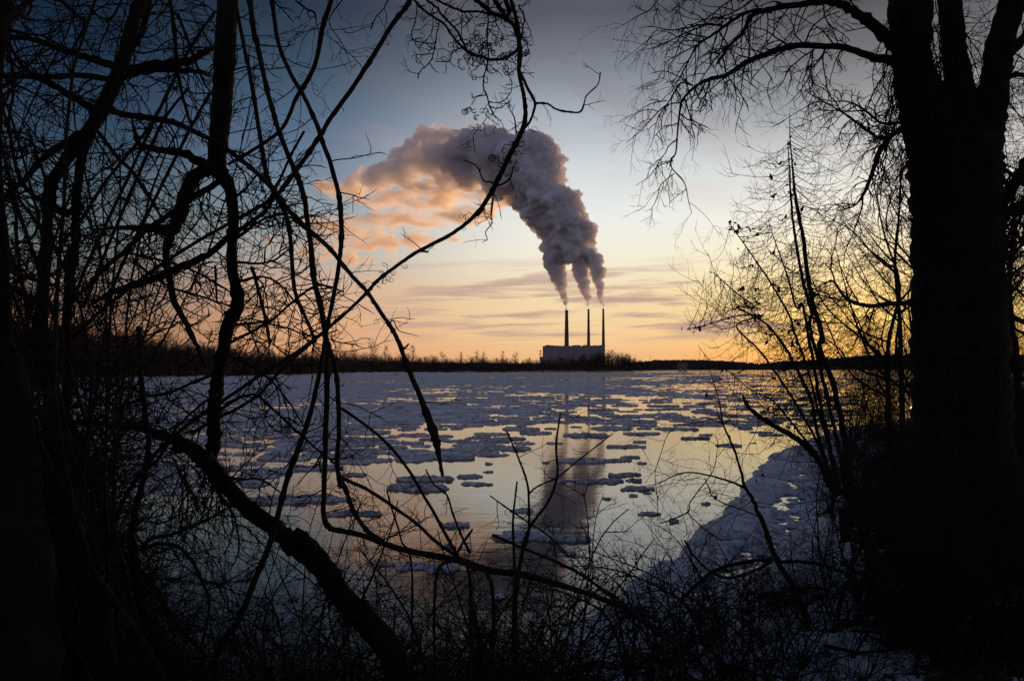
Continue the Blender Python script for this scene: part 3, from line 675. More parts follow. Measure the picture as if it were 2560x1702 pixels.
def FU(x, y): return 740+x*.3476, y*.3476
def FL(x, y): return 1500+x*.3571, y*.3571
def FM(x, y): return 1600+x*.3444, 760+y*.3444
SC = {F1: .5485, F3: .5485, F2: .4465, F4: .5433, F5: .5433, F6: .5433, FD: 1.0856, FU: .3476, FL: .3571, FM: .3444}
def trace(T, pts, d0, d1=None, w=None):
    """(x, y, width) in a tile -> world points and radii, depth going d0 -> d1 along it"""
    n = len(pts); out = []; d1 = d0 if d1 is None else d1
    for i, p in enumerate(pts):
        d = d0+(d1-d0)*i/max(1, n-1); px, py = T(p[0], p[1]); ww = p[2] if len(p) > 2 else w
        out.append((U(px, py, d), ww*SC[T]/FPX*d/2))
    return out
def smooth_path(ctrl, sub=6, wob=.0, rg=random, depth_wob=0):
    """Catmull-Rom through (point, radius); wob = sideways wander as a share of the radius"""
    P = [c[0] for c in ctrl]; Q = [c[1] for c in ctrl]
    P = [P[0]*2-P[1]]+P+[P[-1]*2-P[-2]]; Q = [Q[0]]+Q+[Q[-1]]
    pts = []; rad = []; off = Vector((rg.uniform(0, 90), rg.uniform(0, 90), rg.uniform(0, 90)))
    for i in range(1, len(P)-2):
        p0, p1, p2, p3 = P[i-1], P[i], P[i+1], P[i+2]
        for k in range(sub):
            t = k/sub; t2 = t*t; t3 = t2*t
            q = (p1*2+(p2-p0)*t+(p0*2-p1*5+p2*4-p3)*t2+(p1*3-p0-p2*3+p3)*t3)*.5
            r = Q[i]+(Q[i+1]-Q[i])*t
            if wob: q = q+Vector((mnoise.noise(q*4/max(.05, r*30)+off), mnoise.noise(q*4/max(.05, r*30)+off*2), mnoise.noise(q*4/max(.05, r*30)-off)))*r*wob
            pts.append(q); rad.append(r)
    pts.append(P[-2]); rad.append(Q[-2]); return pts, rad
def knobby(rad, rg, amt=.12, p_node=.12, node=1.35):
    return [r*(1+rg.uniform(-amt, amt))*(node if rg.random() < p_node else 1) for r in rad]
def twig(mb, rg, p, d, ln, r, lev=1, droop=0.0, wig=.35, kids=3, bud=True, up=0.0):
    n = max(3, int(5+ln*4)) if lev > 0 else 4
    pts = [p]; dirs = []; q = p; step = ln/n; d = d.normalized()
    for i in range(n):
        d = (d+Vector((rg.gauss(0, wig), rg.gauss(0, wig), rg.gauss(0, wig)))*.6+Vector((0, 0, up-droop))*.25).normalized()
        q = q+d*step; pts.append(q); dirs.append(d.copy())
    rad = [r*(1-.6*i/n) for i in range(n+1)]
    if bud and r > .0006: rad[-1] = r*.15; rad[-2] = max(rad[-2], r*.75)
    mb.tube(pts, rad, 4 if r < .006 else 5, cap=False)
    if lev > 0:
        for k in range(kids):
            i = rg.randint(1, n-1); a = rg.choice((-1, 1)); dd = dirs[i]
            s = dd.cross(Vector((rg.gauss(0, .35), 1, rg.gauss(0, .35)))).normalized()*a
            twig(mb, rg, pts[i], dd*rg.uniform(.5, 1)+s*rg.uniform(.5, 1.1), ln*rg.uniform(.28, .6), r*.6, lev-1, droop, wig, max(1, kids-1), bud, up)
def tendril(mb, rg, p, d, size, r, turns=2.2):
    """curling grape-like tendril: a straight lead, then a shrinking coil"""
    d = d.normalized(); s = d.cross(Vector((0, 1, .2))).normalized(); pts = []; n = 26
    for i in range(n):
        t = i/(n-1)
        if t < .45: q = p+d*size*t*1.6+s*size*.12*math.sin(t*14)
        else:
            u = (t-.45)/.55; a = u*turns*6.28; rr = size*.24*(1-u*.7); c = p+d*size*.72
            q = c+d*(rr*math.sin(a))+s*(rr*(1-math.cos(a)))*.9+Vector((0, .25*size*u, 0))
        pts.append(q)
    mb.tube(pts, [r*(1-.5*i/n) for i in range(n)], 4, cap=False)
def dress(mb, rg, pts, rad, per_m, ln, r, lev=1, droop=0.0, kids=3, up=0.0, t0=0, t1=1, wig=.35, flat=.5, side=None, fwd=.1):
    """side twigs along a path, per_m of them a metre"""
    L_ = 0; acc = 0; n = len(pts)
    for i in range(1, n):
        seg = pts[i]-pts[i-1]; l = seg.length
        if not (t0 <= i/n <= t1): continue
        acc += l*per_m
        while acc > rg.random():
            acc -= 1; d = seg.normalized(); a = rg.choice((-1, 1)) if side is None else side
            s = d.cross(Vector((rg.gauss(0, flat), 1, rg.gauss(0, flat)))).normalized()*a
            twig(mb, rg, pts[i-1].lerp(pts[i], rg.random()), d*rg.uniform(fwd, 1+fwd*.5)+s, ln*rg.uniform(.35, 1.15), min(r*rg.uniform(.7, 1.2), rad[i]*.8), lev, droop, wig, kids, True, up)
class Plant:
    """one woody plant: an Empty at its foot, limbs as parts, one crown mesh for its fine twigs"""
    def __init__(s, name, base, label, cat, group=None, seed=0, bark=None, twigmat=None):
        s.o = empty(name, base, label, cat, group); s.rg = random.Random(seed); s.bark = bark or CANE; s.tw = MB(); s.tm = twigmat or TWIG; s.lf = MB()
    def limb(s, ctrl, part='branch', sides=9, wob=.5, sub=6, node=.1, mat_=None, **kw):
        pts, rad = smooth_path(ctrl, sub, wob, s.rg); rad = knobby(rad, s.rg, .07, node, 1.28)
        m = MB(); m.tube(pts, rad, sides); m.build(part, mat_ or s.bark, s.o)
        if kw: dress(s.tw, s.rg, pts, rad, **kw)
        return pts, rad
    def leaves(s, p, n, size, spread):
        for _ in range(n):
            c = p+Vector((s.rg.gauss(0, spread), s.rg.gauss(0, spread), s.rg.gauss(0, spread)))
            a = Vector((s.rg.gauss(0, 1), s.rg.gauss(0, 1), s.rg.gauss(0, 1))).normalized(); b = a.cross(Vector((.3, .5, .8))).normalized(); k = size*s.rg.uniform(.6, 1.3)
            s.lf.add([tuple(c-a*k), tuple(c+b*k*.5+a*k*.1), tuple(c+a*k*.9), tuple(c-b*k*.45)], [(0, 1, 2), (0, 2, 3)])
    def done(s, crown='crown', leaf='foliage'):
        if s.tw.n: s.tw.build(crown, s.tm, s.o)
        if s.lf.n: s.lf.build(leaf, LEAF, s.o, smooth=False)
        return s.o
def foot(p, lift=-.15):
    return Vector((p.x, p.y, ground_z(p.x, p.y, False)+lift))
def to_ground(ctrl, dx=0.0, dy=0.0):
    """lengthen the last control point down into the bank"""
    p, r = ctrl[-1]; q = Vector((p.x+dx, p.y+dy, 0)); g = foot(q)
    mid = p.lerp(g, .5)
    return ctrl+[(mid, r*1.08), (g, r*1.25)]

# ------------------------------------------------------------------ left thicket: trees
def left_thicket():
    # leaning tree: the trunk rises from the bottom edge to the upper left, a stem climbs out of the frame, a limb runs left
    d = 5.0
    lg = trace(F5, [(300, 1700, 130), (262, 1520, 125), (215, 1400, 120), (120, 1290, 112), (0, 1172, 104)], 4.7, 4.9)+trace(F4, [(1500, 1065, 104), (1400, 955, 120), (1345, 930, 92), (1270, 870, 76), (1150, 780, 75), (1030, 660, 76), (950, 565, 82), (870, 490, 66), (790, 455, 46)], 4.9, 5.3)
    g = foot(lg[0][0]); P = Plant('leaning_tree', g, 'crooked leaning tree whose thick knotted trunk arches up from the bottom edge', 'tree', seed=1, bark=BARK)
    P.limb([(g, lg[0][1]*1.3)]+lg, 'trunk', 14, .25, per_m=5, ln=.3, r=.0055, lev=1, kids=3, droop=.2)
    burl = trace(F4, [(1340, 905, 30), (1375, 915, 75), (1420, 940, 60), (1450, 965, 25)], 4.86); P.limb(burl, 'burl', 10, .8)
    burl = trace(F4, [(790, 505, 20), (815, 495, 46), (840, 480, 50), (880, 470, 30)], 5.2); P.limb(burl, 'burl', 10, .8)
    P.limb(trace(F4, [(800, 458, 46), (700, 420, 40), (600, 395, 34), (500, 386, 28), (350, 380, 20), (230, 388, 12)], 5.3, 5.8), 'branch', per_m=12, ln=.5, r=.0062, lev=2, kids=3)
    P.limb(trace(F4, [(960, 560, 60), (985, 470, 58), (985, 330, 60), (1000, 200, 55), (1020, 80, 56)], 5.3, 5.2)+trace(F1, [(1045, 1470, 60), (1085, 1385, 58), (1060, 1230, 46), (1060, 1080, 47), (1062, 950, 52), (1035, 830, 56), (990, 765, 84), (1003, 600, 86), (1015, 400, 92), (1022, 200, 96), (1035, 0, 92), (1050, -200, 90)], 5.2, 5.0), 'stem', 14, .22, per_m=6, ln=.45, r=.0055, lev=2, kids=3)
    P.limb(trace(F1, [(985, 770, 60), (910, 742, 44), (840, 700, 36), (720, 682, 30), (640, 660, 26), (615, 600, 16), (600, 540, 8)], 5.0, 4.8), 'branch', per_m=10, ln=.5, r=.0055, lev=2, kids=3)
    P.limb(trace(F1, [(960, 770, 60), (900, 800, 60), (850, 885, 62), (820, 985, 58), (780, 1045, 52), (700, 1040, 44), (630, 1040, 30), (520, 1040, 16), (410, 1045, 8)], 5.0, 4.7), 'branch', per_m=12, ln=.5, r=.0055, lev=2, kids=3)
    P.limb(trace(F1, [(780, 1045, 46), (760, 1150, 34), (768, 1260, 30), (800, 1380, 30), (850, 1480, 26), (890, 1560, 22), (940, 1680, 12)], 4.7, 4.5), 'branch', per_m=10, ln=.45, r=.0055, lev=1, kids=3)
    P.limb(trace(F1, [(1060, 1060, 30), (960, 1150, 30), (860, 1200, 34), (760, 1245, 36), (640, 1290, 34), (520, 1330, 28), (420, 1380, 18)], 5.2, 5.0), 'branch', per_m=12, ln=.5, r=.0055, lev=2, kids=3)
    P.limb(trace(F1, [(1075, 1060, 24), (1150, 1010, 20), (1210, 960, 20), (1250, 900, 16), (1300, 850, 8)], 5.2, 5.0), 'branch', per_m=24, ln=.45, r=.0055, lev=2, kids=3)
    P.limb(trace(F1, [(1000, 830, 30), (900, 890, 26), (800, 960, 26), (680, 1040, 24), (560, 1150, 22), (440, 1260, 18), (330, 1380, 14)], 4.9, 4.6), 'branch', per_m=12, ln=.5, r=.0055, lev=2, kids=3)
    for T, pts in [(F1, [(1062, 1100, 18), (1200, 1000, 12), (1300, 980, 10), (1400, 1050, 9), (1480, 1080, 6)]), (F1, [(1062, 1195, 16), (1180, 1200, 11), (1260, 1180, 9), (1330, 1120, 6), (1370, 1050, 4)]), (F1, [(1065, 1290, 16), (1200, 1262, 11), (1290, 1310, 9), (1350, 1380, 7), (1440, 1420, 5)]), (F1, [(1070, 900, 14), (1130, 850, 11), (1170, 800, 9), (1230, 790, 6)]),
                   (F1, [(1568, 1330, 8), (1450, 1300, 11), (1340, 1370, 12), (1250, 1450, 13), (1150, 1510, 15), (1050, 1560, 18)]), (F1, [(560, 1150, 14), (700, 1180, 12), (860, 1225, 11), (1000, 1300, 9), (1060, 1340, 8)]), (F1, [(620, 1200, 14), (760, 1300, 12), (900, 1345, 10), (1060, 1400, 9)]), (F1, [(1070, 1480, 14), (1180, 1470, 11), (1300, 1492, 9), (1420, 1530, 8), (1540, 1505, 5)]),
                   (F4, [(1450, 0, 12), (1300, 130, 15), (1180, 260, 16), (1020, 350, 16), (880, 430, 18)]), (F4, [(560, 180, 8), (640, 240, 13), (740, 252, 13), (880, 200, 14), (1000, 150, 16)]), (F4, [(1000, 320, 16), (1160, 250, 12), (1280, 340, 11), (1400, 450, 10), (1580, 600, 8)]), (F4, [(1000, 250, 14), (920, 300, 12), (800, 420, 10), (720, 560, 8)]), (F4, [(1010, 60, 16), (1120, 100, 12), (1240, 180, 10), (1340, 300, 8), (1400, 400, 5)]), (F4, [(950, 600, 18), (1020, 720, 12), (1080, 820, 10), (1100, 960, 8), (1060, 1060, 5)]), (F4, [(1000, 620, 16), (1100, 640, 12), (1200, 640, 9), (1290, 700, 6)])]:
        P.limb(trace(T, pts, 5.1, 4.8), 'branch', 6, .6, per_m=17, ln=.36, r=.0048, lev=2, kids=3)
    for k in range(26):     # hairy hanging rootlets under the bend
        q = U(*F4(900+P.rg.uniform(-90, 120), 590+P.rg.uniform(-30, 40)), 5.15); twig(P.tw, P.rg, q, Vector((P.rg.gauss(0, .3), P.rg.gauss(0, .3), -1)), P.rg.uniform(.25, .75), .005, 2, .5, .4, 3)
    P.done()
    # forked tree
    b = trace(F1, [(650, -160, 54), (640, 0, 55), (590, 150, 56), (558, 280, 60), (500, 430, 62), (440, 545, 64), (370, 640, 56), (285, 755, 52), (228, 850, 50), (215, 1000, 46), (210, 1150, 46), (195, 1350, 54), (182, 1568, 58)], 4.0, 3.9)+trace(F4, [(230, 250, 56), (240, 500, 56), (290, 750, 56), (340, 1000, 64), (400, 1220, 74)], 3.9, 3.8)
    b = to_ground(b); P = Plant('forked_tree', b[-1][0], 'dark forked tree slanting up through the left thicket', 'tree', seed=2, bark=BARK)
    P.limb(b, 'trunk', 12, .3, per_m=4, ln=.4, r=.0055, lev=2, kids=3)
    c = trace(F1, [(440, 545, 52), (378, 690, 42), (352, 850, 40), (345, 1000, 36), (340, 1150, 36), (312, 1300, 42), (300, 1568, 42)], 4.0, 4.1)+trace(F4, [(322, 60, 42), (300, 300, 44), (262, 420, 50), (250, 520, 52)], 4.1, 3.95)
    P.limb(c, 'stem', 10, .3, per_m=6, ln=.4, r=.0055, lev=2, kids=3)
    for pts, d0, d1 in [([(540, 330, 42), (700, 300, 45), (850, 280, 36), (930, 240, 28), (990, 215, 18)], 4.0, 4.5), ([(540, 310, 40), (420, 272, 32), (300, 232, 30), (150, 180, 26), (0, 172, 20), (-80, 160, 14)], 4.0, 3.6),
                        ([(540, 372, 28), (400, 346, 26), (200, 350, 26), (0, 350, 22)], 4.0, 3.7), ([(545, 355, 30), (640, 330, 28), (760, 318, 26), (900, 330, 18), (970, 350, 10)], 4.0, 4.4),
                        ([(430, 500, 38), (330, 440, 32), (200, 368, 30), (100, 300, 18), (30, 180, 12)], 4.0, 3.6), ([(360, 615, 40), (200, 720, 26), (100, 830, 24), (0, 920, 24)], 4.0, 3.6),
                        ([(215, 830, 24), (195, 780, 14), (160, 680, 12), (130, 590, 8)], 3.95, 3.8), ([(560, 260, 30), (630, 180, 26), (665, 80, 30), (690, -60, 30)], 4.0, 4.3), ([(240, 930, 34), (290, 975, 34), (330, 960, 26)], 3.9, 4.1),
                        ([(210, 930, 22), (130, 870, 18), (80, 780, 16), (50, 640, 14), (0, 440, 12)], 3.9, 3.6)]:
        P.limb(trace(F1, pts, d0, d1), 'branch', per_m=14, ln=.42, r=.005, lev=2, kids=3)
    P.done()
    # dark trunk on the left edge
    e = trace(F1, [(-60, -150, 120), (10, 10, 90), (-10, 300, 46), (-20, 700, 50), (0, 1100, 66), (15, 1568, 90)], 3.0, 2.9)+trace(F4, [(50, 120, 120), (70, 420, 170), (70, 800, 230), (90, 1150, 300)], 2.9, 2.7)
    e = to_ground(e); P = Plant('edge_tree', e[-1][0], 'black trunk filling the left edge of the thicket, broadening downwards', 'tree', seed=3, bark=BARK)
    P.limb(e, 'trunk', 14, .2, per_m=8, ln=.5, r=.0055, lev=2, kids=3)
    for pts in ([(20, 20, 60), (60, 60, 44), (110, 30, 30), (160, -30, 24)], [(-20, 420, 18), (60, 360, 16), (130, 300, 12), (200, 220, 8)], [(0, 1180, 30), (60, 1240, 26), (140, 1270, 20), (230, 1300, 12)], [(0, 1300, 24), (100, 1330, 20), (220, 1400, 14), (330, 1420, 8)]):
        P.limb(trace(F1, pts, 2.95, 3.3), 'branch', per_m=16, ln=.35, r=.0045, lev=2, kids=3)
    P.done()
    # two thinner dark stems left of the leaning trunk
    for pts, nm, lab, dd in [([(640, -60, 24), (650, 200, 26), (682, 440, 26), (672, 560, 26), (640, 720, 32), (612, 850, 40), (620, 1000, 42), (640, 1150, 44), (660, 1420, 50)], 'sapling', 'thin dark sapling standing in the water view left of the leaning trunk', 4.4), ([(275, 500, 30), (290, 620, 40), (330, 740, 38), (372, 820, 38), (430, 980, 46), (470, 1120, 56), (500, 1300, 60)], 'sapling', 'short slanting sapling in the dark bottom left corner', 3.6), ([(450, 560, 12), (432, 700, 14), (432, 780, 14), (450, 900, 18), (472, 1020, 22), (520, 1250, 26)], 'sapling', 'wispy thin sapling between the two darker stems at bottom left', 3.9)]:
        c = to_ground(trace(F4, pts, dd, dd-.2)); P = Plant(nm, c[-1][0], lab, 'sapling', 'saplings in the left thicket', seed=len(pts)+int(dd*10), bark=CANE)
        P.limb(c, 'stem', 8, .6, per_m=9, ln=.5, r=.005, lev=2, kids=3)
        if dd == 4.4:
            P.limb(trace(F4, [(645, 955, 26), (700, 912, 18), (800, 890, 16), (920, 840, 14), (1000, 800, 12), (1075, 750, 8), (1130, 700, 5)], 4.3, 4.4), 'branch', per_m=16, ln=.4, r=.0045, lev=2, kids=3)
            P.limb(trace(F4, [(650, 965, 22), (730, 936, 17), (820, 952, 16), (880, 1010, 16), (925, 1100, 15), (962, 1200, 14), (952, 1300, 12), (925, 1420, 10)], 4.3, 4.2), 'branch', per_m=12, ln=.4, r=.0045, lev=1, kids=3)
            P.limb(trace(F4, [(630, 620, 16), (720, 555, 14), (760, 500, 12), (820, 420, 8)], 4.4), 'branch', per_m=12, ln=.4, r=.0045, lev=1)
            P.limb(trace(F4, [(655, 1060, 30), (700, 1130, 30), (780, 1250, 26), (860, 1360, 20), (950, 1450, 14)], 4.3), 'branch', per_m=12, ln=.4, r=.0045, lev=1)
        P.done()
left_thicket()

# ------------------------------------------------------------------ vines and long canes
def vine(parts, lab, d0, d1, seed, per_m=5, ln=.3, r=.0025, tend=3, lev=1, kids=2, ground=False, droop=.1, name='vine', cat='vine', group=None, extra=()):
    ctrl = []
    tot = sum(len(p[1]) for p in parts); k = 0
    for T, pts in parts:
        a = d0+(d1-d0)*k/tot; k += len(pts); ctrl += trace(T, pts, a, d0+(d1-d0)*k/tot)
    if ground: ctrl = to_ground(ctrl)
    base = ctrl[-1][0] if ground else ctrl[0][0]
    P = Plant(name, base, lab, cat, group, seed)
    pts, rad = P.limb(ctrl, 'stem', 7, .22, 7, .10, per_m=per_m, ln=ln, r=r, lev=lev, kids=kids, droop=droop)
    tm = MB(); n = 0
    for _ in range(int(tend*sum((b-a).length for a, b in zip(pts, pts[1:])))):
        i = P.rg.randrange(2, len(pts)-2); d = Vector((P.rg.gauss(0, 1), P.rg.gauss(0, .3), P.rg.gauss(-.4, .7)))
        tendril(tm, P.rg, pts[i], d, P.rg.uniform(.025, .075), .0015, P.rg.uniform(.7, 2.4)); n += 1
    for T, e, da, db in extra: P.limb(trace(T, e, da, db), 'shoot', 6, .4, per_m=per_m*1.4, ln=ln*.6, r=.002, lev=1, kids=2)
    if n: tm.build('tendril_sprays', CANE, P.o)
    P.done('crown'); return P
def vines():
    vine([(FD, [(1150, -80, 9), (1188, 40, 9), (1196, 110, 10)]), (FU, [(1600, 260, 30), (1612, 400, 40), (1605, 520, 30), (1640, 700, 28), (1650, 850, 36), (1610, 980, 40), (1540, 1110, 38), (1470, 1260, 38), (1390, 1410, 34), (1300, 1545, 32)]), (F2, [(800, 600, 26), (720, 680, 24), (600, 765, 22), (450, 840, 22), (330, 920, 20), (210, 1010, 20), (150, 1080, 20), (0, 1220, 18)]), (FD, [(700, 800, 9), (620, 850, 9), (540, 905, 9), (430, 980, 9), (330, 1080, 10), (260, 1240, 11)])],
         'long arching vine sweeping from top centre past the smoke down to the lower left', 3.4, 3.9, 41, per_m=4, ln=.18, tend=10, ground=True,
         extra=[(FU, [(1720, 745, 16), (1800, 745, 16), (1870, 785, 14), (1960, 805, 14), (2050, 800, 12), (2090, 690, 10), (2170, 610, 9), (2190, 520, 9)], 3.4, 3.3), (FU, [(1610, 520, 24), (1660, 620, 22), (1700, 700, 22), (1718, 760, 22), (1690, 860, 20), (1640, 930, 18)], 3.4, 3.4),
                (FU, [(1560, 1200, 12), (1540, 1280, 14), (1470, 1330, 16), (1400, 1310, 14), (1350, 1300, 12), (1310, 1210, 10), (1270, 1175, 8), (1205, 1150, 8)], 3.4, 3.35), (FU, [(1585, 960, 14), (1570, 850, 10), (1540, 790, 8), (1528, 740, 6)], 3.4, 3.4), (FU, [(1420, 1390, 12), (1412, 1500, 9), (1400, 1580, 8)], 3.45, 3.45),
                (F2, [(855, 550, 9), (845, 640, 8), (850, 690, 7), (815, 740, 6), (825, 780, 5), (795, 796, 3)], 3.45, 3.4), (F2, [(455, 845, 16), (495, 852, 10)], 3.55, 3.5)])
    vine([(F1, [(440, 470, 30), (560, 520, 30), (700, 540, 30), (800, 560, 26), (900, 608, 22), (975, 645, 22), (1060, 700, 22), (1150, 770, 22), (1240, 860, 24), (1310, 950, 22), (1420, 1060, 22), (1500, 1130, 22)]), (F2, [(0, 905, 26), (80, 1000, 24), (150, 1075, 24), (230, 1190, 24), (290, 1280, 24), (335, 1370, 28), (370, 1480, 24)]), (F5, [(300, 100, 24), (370, 260, 26), (425, 410, 42), (440, 460, 38), (455, 530, 20), (472, 625, 15)])],
         'stout cane slanting down to the right and ending in a broken tip above the ice', 4.2, 3.6, 42, per_m=2.5, ln=.2, tend=4, name='broken_cane', cat='cane',
         extra=[(F2, [(340, 1370, 14), (360, 1390, 12), (385, 1365, 10)], 3.65, 3.6), (F2, [(270, 1250, 10), (300, 1235, 7), (330, 1290, 6), (440, 1322, 3)], 3.7, 3.6), (F5, [(430, 440, 30), (450, 470, 26), (458, 490, 8)], 3.6, 3.55)])
    vine([(F1, [(1530, -80, 22), (1510, 0, 22), (1470, 130, 24), (1440, 280, 20), (1400, 370, 22), (1350, 450, 18), (1290, 580, 16), (1200, 655, 16), (1100, 715, 16), (1040, 750, 14)])], 'curving vine dropping from the top edge and bending left behind the tall stem', 4.0, 4.6, 43, per_m=4, tend=5)
    vine([(FU, [(850, -60, 40), (800, 40, 36), (690, 180, 34), (600, 330, 34), (500, 490, 36), (400, 640, 34), (270, 820, 34), (170, 980, 32), (0, 1230, 32)]), (F1, [(1260, 890, 20), (1150, 960, 18), (1060, 1010, 16), (900, 1100, 16), (700, 1230, 16), (480, 1400, 16), (300, 1568, 18)])], 'straight thorny cane slanting from top centre down behind the left thicket', 4.3, 4.9, 44, per_m=3, ln=.06, r=.003, tend=3, lev=0, name='thorny_cane', cat='cane')
    vine([(F1, [(1130, -60, 24), (1150, 100, 24), (1180, 250, 24), (1222, 430, 22), (1262, 570, 22), (1310, 700, 22), (1362, 820, 26), (1385, 900, 26), (1400, 1000, 24), (1420, 1150, 26), (1430, 1270, 26), (1460, 1400, 26), (1490, 1568, 26)]), (F4, [(1505, 100, 26), (1503, 260, 26), (1500, 400, 25), (1495, 560, 25), (1490, 700, 24), (1488, 800, 24), (1515, 862, 26)]), (F5, [(20, 880, 26), (100, 897, 26), (200, 935, 27), (300, 965, 28), (420, 990, 30), (560, 1016, 30), (700, 1060, 30), (850, 1080, 30), (1000, 1122, 28), (1100, 1152, 26), (1200, 1190, 26), (1320, 1240, 24), (1450, 1340, 24), (1560, 1440, 24)])],
         'long hanging vine that drops past the tall stem and loops right along the bottom', 4.1, 4.6, 45, per_m=8, ln=.4, lev=2, r=.004, tend=6, ground=True)
    vine([(F1, [(1225, -60, 20), (1240, 20, 20), (1270, 200, 20), (1320, 330, 20), (1380, 430, 20), (1440, 560, 22), (1482, 680, 22), (1522, 800, 22), (1545, 900, 22), (1556, 1060, 24), (1545, 1200, 20), (1520, 1350, 20), (1490, 1490, 20)]), (F4, [(1480, 100, 22), (1432, 320, 24), (1380, 480, 26), (1320, 640, 26), (1272, 830, 28), (1232, 960, 30), (1160, 1130, 30), (1090, 1300, 30), (1000, 1460, 30)])],
         'straight cane leaning over the leaning trunk, bowed at its upper end', 3.9, 4.3, 46, per_m=5, ln=.36, r=.0035, tend=3, ground=True, name='bowed_cane', cat='cane')
    vine([(F4, [(1500, 0, 24), (1535, 100, 22), (1552, 200, 22), (1560, 400, 22), (1552, 560, 22), (1570, 680, 22)]), (F5, [(0, 640, 22), (30, 700, 22), (60, 780, 22), (120, 870, 22), (200, 930, 22)])], 'short vine hanging beside the loop vine and joining it near the water', 4.0, 4.3, 47, per_m=8, ln=.36, r=.0035, tend=6)
    vine([(F1, [(1245, 850, 22), (1290, 940, 20), (1310, 1010, 20), (1326, 1100, 20), (1330, 1180, 20), (1345, 1330, 18), (1390, 1440, 16), (1440, 1560, 14)])], 'slender vine hanging between the tall stem and the crossing canes', 4.3, 4.4, 48, per_m=13, ln=.5, r=.004, lev=2, tend=4)
    vine([(F1, [(1060, -60, 18), (1090, 100, 18), (1130, 300, 18), (1155, 430, 20), (1180, 590, 20), (1200, 720, 22), (1230, 840, 20), (1300, 980, 14), (1330, 1060, 12)])], 'vine running down just right of the tall stem', 4.5, 4.4, 49, per_m=10, ln=.42, r=.004, lev=2, tend=4)
    # slanting thin canes in the thicket
    for i, (T, pts, lab) in enumerate([(F1, [(980, 50, 12), (850, 250, 14), (680, 600, 14), (560, 860, 16), (400, 1200, 16), (330, 1380, 16)], 'slim cane slanting through the left thicket, rising right to the tall stem'), (F1, [(860, 400, 12), (740, 560, 14), (600, 870, 15), (480, 1150, 16), (380, 1400, 16)], 'slim cane leaning right in the middle of the left thicket'), (F1, [(690, 560, 12), (620, 660, 14), (480, 830, 14), (370, 1000, 14), (250, 1150, 12)], 'slim cane crossing the forked tree below its fork'), (F1, [(960, 420, 12), (860, 600, 14), (700, 920, 16), (560, 1200, 16), (470, 1420, 16)], 'slim cane passing behind the knot of the tall stem'),
                                   (F1, [(770, -40, 16), (795, 150, 18), (812, 330, 16), (840, 470, 14), (880, 600, 10)], 'thin cane dropping from the top between forked tree and tall stem'), (F1, [(810, 60, 14), (862, 200, 14), (905, 320, 12), (940, 400, 8)], 'short thin cane at the top left of the tall stem'), (F1, [(440, 590, 16), (530, 710, 18), (600, 780, 18), (650, 850, 18), (695, 920, 14), (740, 1000, 12)], 'grey cane slanting down right from the fork of the forked tree'),
                                   (F1, [(1385, 600, 12), (1330, 700, 12), (1270, 830, 12), (1200, 950, 12)], 'short cut cane stub pointing up against the blue sky'), (F1, [(1150, 1220, 18), (1180, 1330, 16), (1210, 1450, 16), (1230, 1560, 14)], 'short broken stub standing in front of the orange sky'), (F1, [(980, 1210, 10), (984, 1290, 10), (988, 1370, 8)], 'tiny upright stub just left of the tall stem'),
                                   (F1, [(0, 130, 12), (45, 260, 12), (60, 420, 14), (40, 560, 12), (60, 690, 12)], 'bent cane near the top left corner'), (F1, [(30, 860, 18), (70, 960, 16), (75, 1100, 16), (95, 1250, 16), (115, 1380, 16), (130, 1560, 16)], 'wavy cane hanging near the left edge'), (F1, [(60, 1105, 10), (130, 1095, 12), (170, 1040, 12), (172, 970, 12), (140, 880, 10)], 'cane curled into a loop near the left edge'),
                                   (F1, [(560, -10, 10), (505, 85, 12), (440, 70, 10), (410, 35, 8)], 'arched twig at the top edge left of the forked tree'), (F1, [(250, -20, 14), (340, 60, 14), (385, 110, 14), (350, 190, 12), (310, 250, 8)], 'crooked twig hooked at the top left'), (F1, [(1560, 0, 5), (1500, 100, 5), (1560, 200, 4), (1600, 300, 3)], 'hair thin tendril shoot curling at top')]):
        dd = 3.6+.13*i if i < 12 else 3.4
        vine([(T, pts)], lab, dd, dd+.25, 60+i, per_m=9, ln=.34, r=.004, tend=3, lev=2, kids=3, name='cane', cat='cane', group='slim canes in the left thicket')
